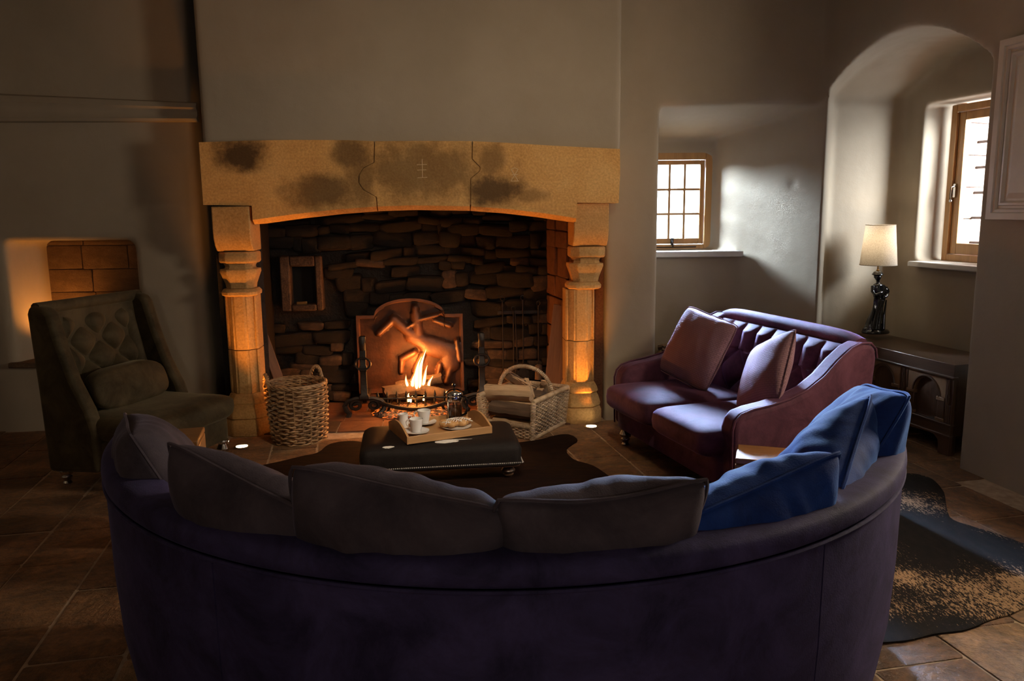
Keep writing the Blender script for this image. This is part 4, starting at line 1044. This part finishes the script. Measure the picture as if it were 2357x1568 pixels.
G().lathe([(.19, .0), (.19, .008), (.001, .008)], 26).build('bottom', WICK, rb)
for k in range(3):
    G().tube([((.204 + .005 * math.sin(12 * a + k * 2.1)) * math.cos(a), (.204 + .005 * math.sin(12 * a + k * 2.1)) * math.sin(a), .414 + .007 * math.cos(12 * a + k * 2.1)) for a in [2 * PI * q / 96 for q in range(96)]], .008, 5, close=True).build('rim_strand', WICK, rb)
for s, a0 in ((1, R(62)), (-1, R(212))):
    h = empty('handle', (0, 0, 0)); 
    gg = G()
    for k in range(3):
        pts = []
        for q in range(31):
            t = q / 30; aa = a0 + (t - .5) * .62; zz = .36 + .135 * math.sin(PI * t) ** .6; r_ = .212 + .0
            tw = t * 26 + k * 2.1; pts.append((r_ * math.cos(aa) + .008 * math.cos(tw), r_ * math.sin(aa) + .008 * math.sin(tw), zz + .006 * math.sin(tw)))
        gg.tube(pts, .007, 5)
    bpy.data.objects.remove(h); gg.build('handle', WICK, rb)

# ---- rectangular log basket
lb = empty('log_basket', (.085, 5.735, 0), R(60), 'buff wicker log basket with hooped handle in front of the hearth', 'basket')
LX, LY, LH = .25, .205, .275
def lbp(t, zz, off, dz):
    fl_ = 1 + .10 * zz / LH
    per = 4 * (LX + LY); d = t * per; x = y = 0
    if d < 2 * LX: x, y, n_ = -LX + d, -LY, (0, -1)
    elif d < 2 * LX + 2 * LY: x, y, n_ = LX, -LY + d - 2 * LX, (1, 0)
    elif d < 4 * LX + 2 * LY: x, y, n_ = LX - (d - 2 * LX - 2 * LY), LY, (0, 1)
    else: x, y, n_ = -LX, LY - (d - 4 * LX - 2 * LY), (-1, 0)
    return (x * fl_ + n_[0] * off, y * fl_ + n_[1] * off, zz + dz)
NS = 132
def wall_rows(t0, t1, z0, z1, rows, name):
    g = G()
    for k in range(rows):
        zz = z0 + (z1 - z0) * k / (rows - 1); ph = PI * (k % 2); n = int(NS * (t1 - t0)) + 1
        g.tube([lbp(min(.99999, t0 + (t1 - t0) * q / n), zz, .006 * math.sin(2 * PI * 33 * (t0 + (t1 - t0) * q / n) + ph), 0) for q in range(n + 1)], .0062, 5)
    tag(g.build(name, WICK2, lb), kind='stuff')
pf = LY * 2 / (4 * (LX + LY)); pxx = LX * 2 / (4 * (LX + LY))
wall_rows(0, pxx, .012, LH, 20, 'side_weave'); wall_rows(pxx, pxx + pf, .012, LH, 20, 'back_weave'); wall_rows(pxx + pf, 2 * pxx + pf, .012, LH, 20, 'side_weave')
wall_rows(2 * pxx + pf, .9999, .012, .085, 7, 'front_weave')
g = G()
for k in range(44):
    t = (k + .5) / 44; top = LH if t < 2 * pxx + pf else .09
    g.tube([lbp(t, zz, 0, 0) for zz in (.0, top / 2, top)], .0055, 5)
g.build('stakes', WICK2, lb)
def wrapped(pts, r, name):
    g = G(); g.tube(pts, r, 8); P_ = [Vector(p) for p in pts]; tot = 0
    for a, b in zip(P_[:-1], P_[1:]):
        n = max(2, int((b - a).length / .011)); d = (b - a).normalized(); u = d.orthogonal().normalized(); v = d.cross(u)
        for k in range(n):
            c = a.lerp(b, (k + .5) / n); g.tube([c + (u * math.cos(q * PI / 4) + v * math.sin(q * PI / 4)) * (r + .001) for q in range(8)], .005, 4, close=True)
    return g.build(name, WICK2, lb)
f_ = 1.1
wrapped([(-LX * f_, -LY * f_, LH + .006), (LX * f_, -LY * f_, LH + .006)], .013, 'rim'); wrapped([(LX * f_, -LY * f_, LH + .006), (LX * f_, LY * f_, LH + .006)], .013, 'rim'); wrapped([(LX * f_, LY * f_, LH + .006), (-LX * f_, LY * f_, LH + .006)], .013, 'rim')
wrapped([(-LX * 1.03, -LY * 1.03, .095), (-LX * 1.03, LY * 1.03, .095)], .013, 'rim')
for s in (-1, 1): wrapped([(-LX, s * LY, 0), (-LX * f_, s * LY * f_, LH)], .014, 'corner_post')
for s in (-1, 1): wrapped([(LX, s * LY, 0), (LX * f_, s * LY * f_, LH)], .012, 'corner_post')
wrapped([(-LX, -LY, .012), (LX, -LY, .012)], .013, 'foot_band')
G().box(-LX, LX, -LY, LY, .004, .014).build('bottom', WICK2, lb)
wrapped([(.02, (LY * 1.09) * math.cos(PI * k / 14), LH + .0 + .19 * math.sin(PI * k / 14)) for k in range(15)], .011, 'hoop_handle')
LG = 'split logs in the wicker log basket'
def blog(x, y, z, rx, ry, rz, L, r, seed, label, half=True, face=LOGIN, body=BARK):
    p = on(lb, x, y, z); logthing('split_log', p, (R(rx), R(ry), lb.rotation_euler[2] + R(rz)), L, r, seed, body, face, label, LG, half)
blog(-.10, .0, .075, 0, 0, 92, .36, .062, 31, 'split log lying lowest at the open front of the log basket', True, LOGIN, LOGIN)
blog(-.13, .0, .175, 55, 0, 88, .37, .068, 32, 'brown barked log in the middle of the log basket front', True)
blog(-.13, .05, .295, 60, 3, 96, .36, .062, 33, 'long pale split log lying on top of the basket front', True, LOGIN, LOGIN)
blog(.06, -.02, .10, 10, 0, 88, .34, .07, 34, 'barked log buried in the middle of the log basket', True)
blog(.03, .02, .24, -30, 8, 85, .33, .06, 35, 'dark barked log under the basket handle', True)
blog(.05, .07, .345, 20, -14, 70, .30, .048, 36, 'dark log lying behind the basket handle', True)
blog(.15, -.05, .18, 35, 30, 40, .26, .045, 37, 'short split log tilted at the right of the basket', True, LOGIN, LOGIN)
blog(.14, .06, .27, -20, 40, 20, .24, .04, 38, 'small split log pointing up at the basket back', True, LOGIN, LOGIN)
blog(.18, -.10, .26, 10, 48, 10, .22, .036, 39, 'small pale log end at the right rim of the basket', True, LOGIN, LOGIN)

# ---- kindling basket in the alcove behind the loveseat
kb = empty('kindling_basket', (1.33, 6.12, 0), 0, 'dark kindling basket in the alcove behind the plum sofa', 'basket')
def kbp(t, zz, off, dz): a = 2 * PI * t; r_ = .17 + .03 * zz / .4 + off; return (r_ * math.cos(a), r_ * math.sin(a), zz + dz)
g = G(); weave_ring(kbp, 26, .008, .46, 66, 9, .006, .008, g); tag(g.build('weave', WICK, kb), kind='stuff')
G().lathe([(.17, 0), (.17, .01), (.001, .01)], 20).build('bottom', WICK, kb)
G().tube([(.20 * math.cos(2 * PI * k / 24), .20 * math.sin(2 * PI * k / 24), .47) for k in range(24)], .014, 6, close=True).build('rim', WICK, kb)
G().tube([(-.12 + .10 * math.sin(k * .35), -.17, .47 + .07 * math.sin(PI * k / 10)) for k in range(11)], .010, 6).build('handle', WICK2, kb)
for k, (x, y, z, rx, ry, rz) in enumerate(((-.02, -.06, .50, 20, 12, -10), (.04, .02, .52, -30, -6, 25), (-.04, .05, .55, 10, -14, -32), (.05, -.03, .58, 40, 8, 8))):
    logthing('kindling_stick', (1.33 + x, 6.12 + y, z), (R(rx), R(ry), R(rz)), .30, .028, 50 + k, BARK, LOGIN,
             ('split kindling stick lying at the front of the alcove basket', 'split kindling stick in the middle of the alcove basket', 'split kindling stick at the back of the alcove basket', 'topmost split kindling stick in the alcove basket')[k], 'kindling in the alcove basket')

# ---- carved oak chest in the arched recess
ch = empty('oak_chest', (2.492, 6.215, 0), math.atan2(-.97, .243), 'dark carved oak chest with arched panels in the arched recess', 'chest')
CL, CD, CH = 1.30, .45, .635
G().box(0, CL, .03, CD, .13, .60).build('body', OAK, ch)
tp_ = G(); tp_.prism([(-.03, .600), (-.03, .612), (-.02, .63), (-.012, .635), (CL + .012, .635), (CL + .02, .63), (CL + .03, .612), (CL + .03, .600)], -.035, CD + .005, 'xz').build('top', OAKX, ch, bevel=.006)
G().box(.0, CL, .0, .04, .515, .60).build('frieze', OAKX, ch, bevel=.003)
G().box(-.01, CL + .01, -.012, .03, .505, .522).build('frieze_moulding', OAKX, ch, bevel=.005)
G().box(.0, CL, .0, .04, .13, .20).build('bottom_rail', OAKX, ch, bevel=.003)
G().box(-.008, CL + .008, -.010, .03, .195, .210).build('rail_moulding', OAKX, ch, bevel=.004)
G().box(-.008, CL + .008, -.010, .03, .118, .135).build('rail_moulding', OAKX, ch, bevel=.004)
for x in (.0, .405, .835, 1.24):
    G().box(x, x + .06, .0, .04, .2, .515).build('stile', OAK, ch, bevel=.003)
    for q in (.016, .030, .044): G().tube([(x + q, -.002, .215), (x + q, -.002, .33)], .0045, 6).build('reed', OAK, ch)
    G().lathe([(.004, .34), (.011, .36), (.013, .39), (.006, .42), (.011, .45), (.004, .50)], 8, (x + .03, -.003, 0)).build('split_baluster', OAK, ch)
for cx in (.2325, .65, 1.0675):
    w_ = .17
    G().box(cx - w_, cx + w_, .024, .034, .205, .515).build('panel', OAK if cx < 1 else OAK, ch)
    a = [(cx + .105 * math.cos(PI * k / 14), .37 + .105 * math.sin(PI * k / 14)) for k in range(15)]
    arc_out = [(cx - w_, .515), (cx + w_, .515), (cx + w_, .37)] + a + [(cx - w_, .37)]
    o = G().prism(arc_out, .004, .028, 'xz').build('arch_spandrel', OAKPALE, ch, bevel=.003)
    for s in (-1, 1):
        x = cx + s * .135
        G().box(x - .028, x + .028, .004, .028, .225, .35).build('pilaster', OAK, ch, bevel=.004)
        G().box(x - .036, x + .036, -.004, .028, .348, .372).build('capital', OAKPALE, ch, bevel=.004)
        G().box(x - .036, x + .036, -.004, .028, .21, .232).build('pilaster_base', OAKPALE, ch, bevel=.004)
    G().tube([(cx + .118 * math.cos(PI * k / 14), .002, .37 + .118 * math.sin(PI * k / 14)) for k in range(15)], .008, 6).build('arch_moulding', OAK, ch)
for x in (.0, CL - .09):
    for y in (.0, CD - .06):
        G().prism([(x, 0), (x + .09, 0), (x + .09, .06), (x + (.13 if x < .5 else -.04), .125), (x, .13)] if x < .5 else [(x, 0), (x + .09, 0), (x + .09, .13), (x - .06, .125), (x - .01, .09), (x, .05)], y, y + .05, 'xz').build('foot', OAK, ch, bevel=.003)
G().prism([(.09, .13), (CL - .09, .13), (CL - .15, .115), (CL / 2 + .1, .10), (CL / 2, .115), (CL / 2 - .1, .10), (.15, .115)], .005, .03, 'xz').build('apron', OAKX, ch)
G().lathe([(.014, 0), (.016, .003), (.001, .004)], 12, (0, 0, 0)).build('keyhole_plate', BRASS, ch).location = (.55, -.002, .558)
ch.children[-1].rotation_euler = (R(90), 0, 0)

# ---- figurine table lamp on the chest
tl = empty('table_lamp', (2.80, 6.06, .636), R(8), 'table lamp with glossy black figurine base and linen shade', 'table lamp')
g = G()
g.lathe([(.10, .0), (.105, .008), (.10, .02), (.085, .03), (.06, .035)], 24, (0, 0, 0), 1.05, .75)
g.ball((-.085, 0, .03), .022, .025, .018); g.ball((-.06, .01, .045), .03, .03, .02)
# robe, swaying to the right at the hip
rb_ = []
for k in range(15):
    t = k / 14; zz = .02 + .25 * t; cx = -.02 + .035 * t; r_ = .062 - .024 * t + .006 * math.sin(t * 7)
    rb_.append([(cx + r_ * (1 + .13 * math.cos(5 * a + t * 3)) * math.cos(a), r_ * .78 * (1 + .13 * math.cos(5 * a + t * 3)) * math.sin(a), zz) for a in [2 * PI * i / 30 for i in range(30)]])
g.loft(rb_)
tors = []
for k in range(10):
    t = k / 9; zz = .26 + .125 * t; cx = .015 - .018 * t; r_ = .036 + .010 * math.sin(PI * t) - .012 * (t > .9)
    tors.append([(cx + r_ * 1.08 * math.cos(a), r_ * .72 * math.sin(a), zz) for a in [2 * PI * i / 20 for i in range(20)]])
g.loft(tors)
g.tube([(-.004, 0, .375), (-.008, -.002, .415)], .014, 10)             # neck
g.ball((-.012, -.006, .435), .024, .027, .032, 16, 12)                  # head
g.ball((-.013, -.032, .432), .006, .007, .008)                          # nose
g.ball((-.013, -.029, .421), .009, .005, .004)                          # mouth
for s in (-1, 1): g.ball((-.013 + s * .009, -.028, .440), .0045, .003, .003); g.ball((-.012 + s * .024, 0, .434), .005, .008, .010)
g.lathe([(.034, 0), (.040, .004), (.034, .010), (.027, .024), (.018, .03), (.001, .031)], 18, (-.012, 0, .448), 1.15, 1.0)  # headdress
g.ball((-.035, .008, .455), .016, .018, .012); g.ball((.014, .008, .455), .014, .018, .012)
# arms: one folded across the chest, one bracing a jar on the hip
g.tube([(-.046, 0, .365), (-.056, -.018, .325), (-.048, -.040, .300), (-.012, -.046, .315), (.006, -.044, .318)], [.015, .0135, .012, .010, .009], 10)
for k in range(4): g.tube([(.004, -.046, .324 - k * .005), (.016, -.046, .325 - k * .005), (.022, -.042, .323 - k * .005)], .0034, 6)
g.tube([(.006, -.044, .328), (.012, -.046, .336)], .0036, 6)
g.tube([(.036, 0, .365), (.060, -.006, .335), (.066, -.022, .302), (.050, -.036, .285), (.03, -.04, .28)], [.015, .0135, .012, .010, .009], 10)
for k in range(4): g.tube([(.034, -.040, .287 - k * .005), (.022, -.042, .286 - k * .005), (.016, -.040, .284 - k * .005)], .0034, 6)
g.tube([(.032, -.04, .290), (.026, -.043, .297)], .0036, 6)
g.lathe([(.006, 0), (.026, .012), (.034, .034), (.028, .055), (.016, .064), (.019, .072)], 18, (.062, .006, .285))   # jar at the hip
for (xa, xb, q) in ((-.03, -.055, 0), (0, -.01, 1), (.02, .03, 2), (-.015, -.035, 3)):                         # drapery folds
    g.tube([(xa + .03, -.030 - .002 * q, .26), ((xa + xb) / 2 + .01, -.045, .15), (xb, -.055, .035)], [.006, .010, .013], 8)
fo = g.build('figurine', GLOSSB, tl); soften(fo, .0035, 3)
G().lathe([(.010, .475), (.012, .485), (.007, .49), (.007, .515), (.014, .52), (.014, .555), (.010, .56)], 16, (-.012, 0, 0)).build('fitting', BRASS, tl)
G().tube([(-.012, 0, .555), (-.012, 0, .60)], .004, 6).build('stem', BRASS, tl)
sh_ = G().loft([[(-.012 + r_ * math.cos(2 * PI * i / 40), r_ * math.sin(2 * PI * i / 40), zz) for i in range(40)] for r_, zz in ((.132, .525), (.105, .825))], cap=False)
sh_.build('shade', SHADE, tl)
for r_, zz in ((.132, .525), (.105, .825)): G().tube([(-.012 + r_ * math.cos(2 * PI * i / 40), r_ * math.sin(2 * PI * i / 40), zz) for i in range(40)], .0025, 5, close=True).build('shade_ring', SHADE, tl)
G().lathe([(.001, .60), (.015, .602), (.027, .63), (.030, .655), (.020, .685), (.001, .695)], 16, (-.012, 0, 0)).build('bulb', BULB, tl)
for k in range(3): a = 2 * PI * k / 3; G().tube([(-.012, 0, .815), (-.012 + .105 * math.cos(a), .105 * math.sin(a), .825)], .002, 5).build('shade_spoke', BRASS, tl)
lamp('table_lamp_light', 'POINT', (2.80 - .012, 6.06, .636 + .74), 2.2, (1.0, .80, .55), .03)
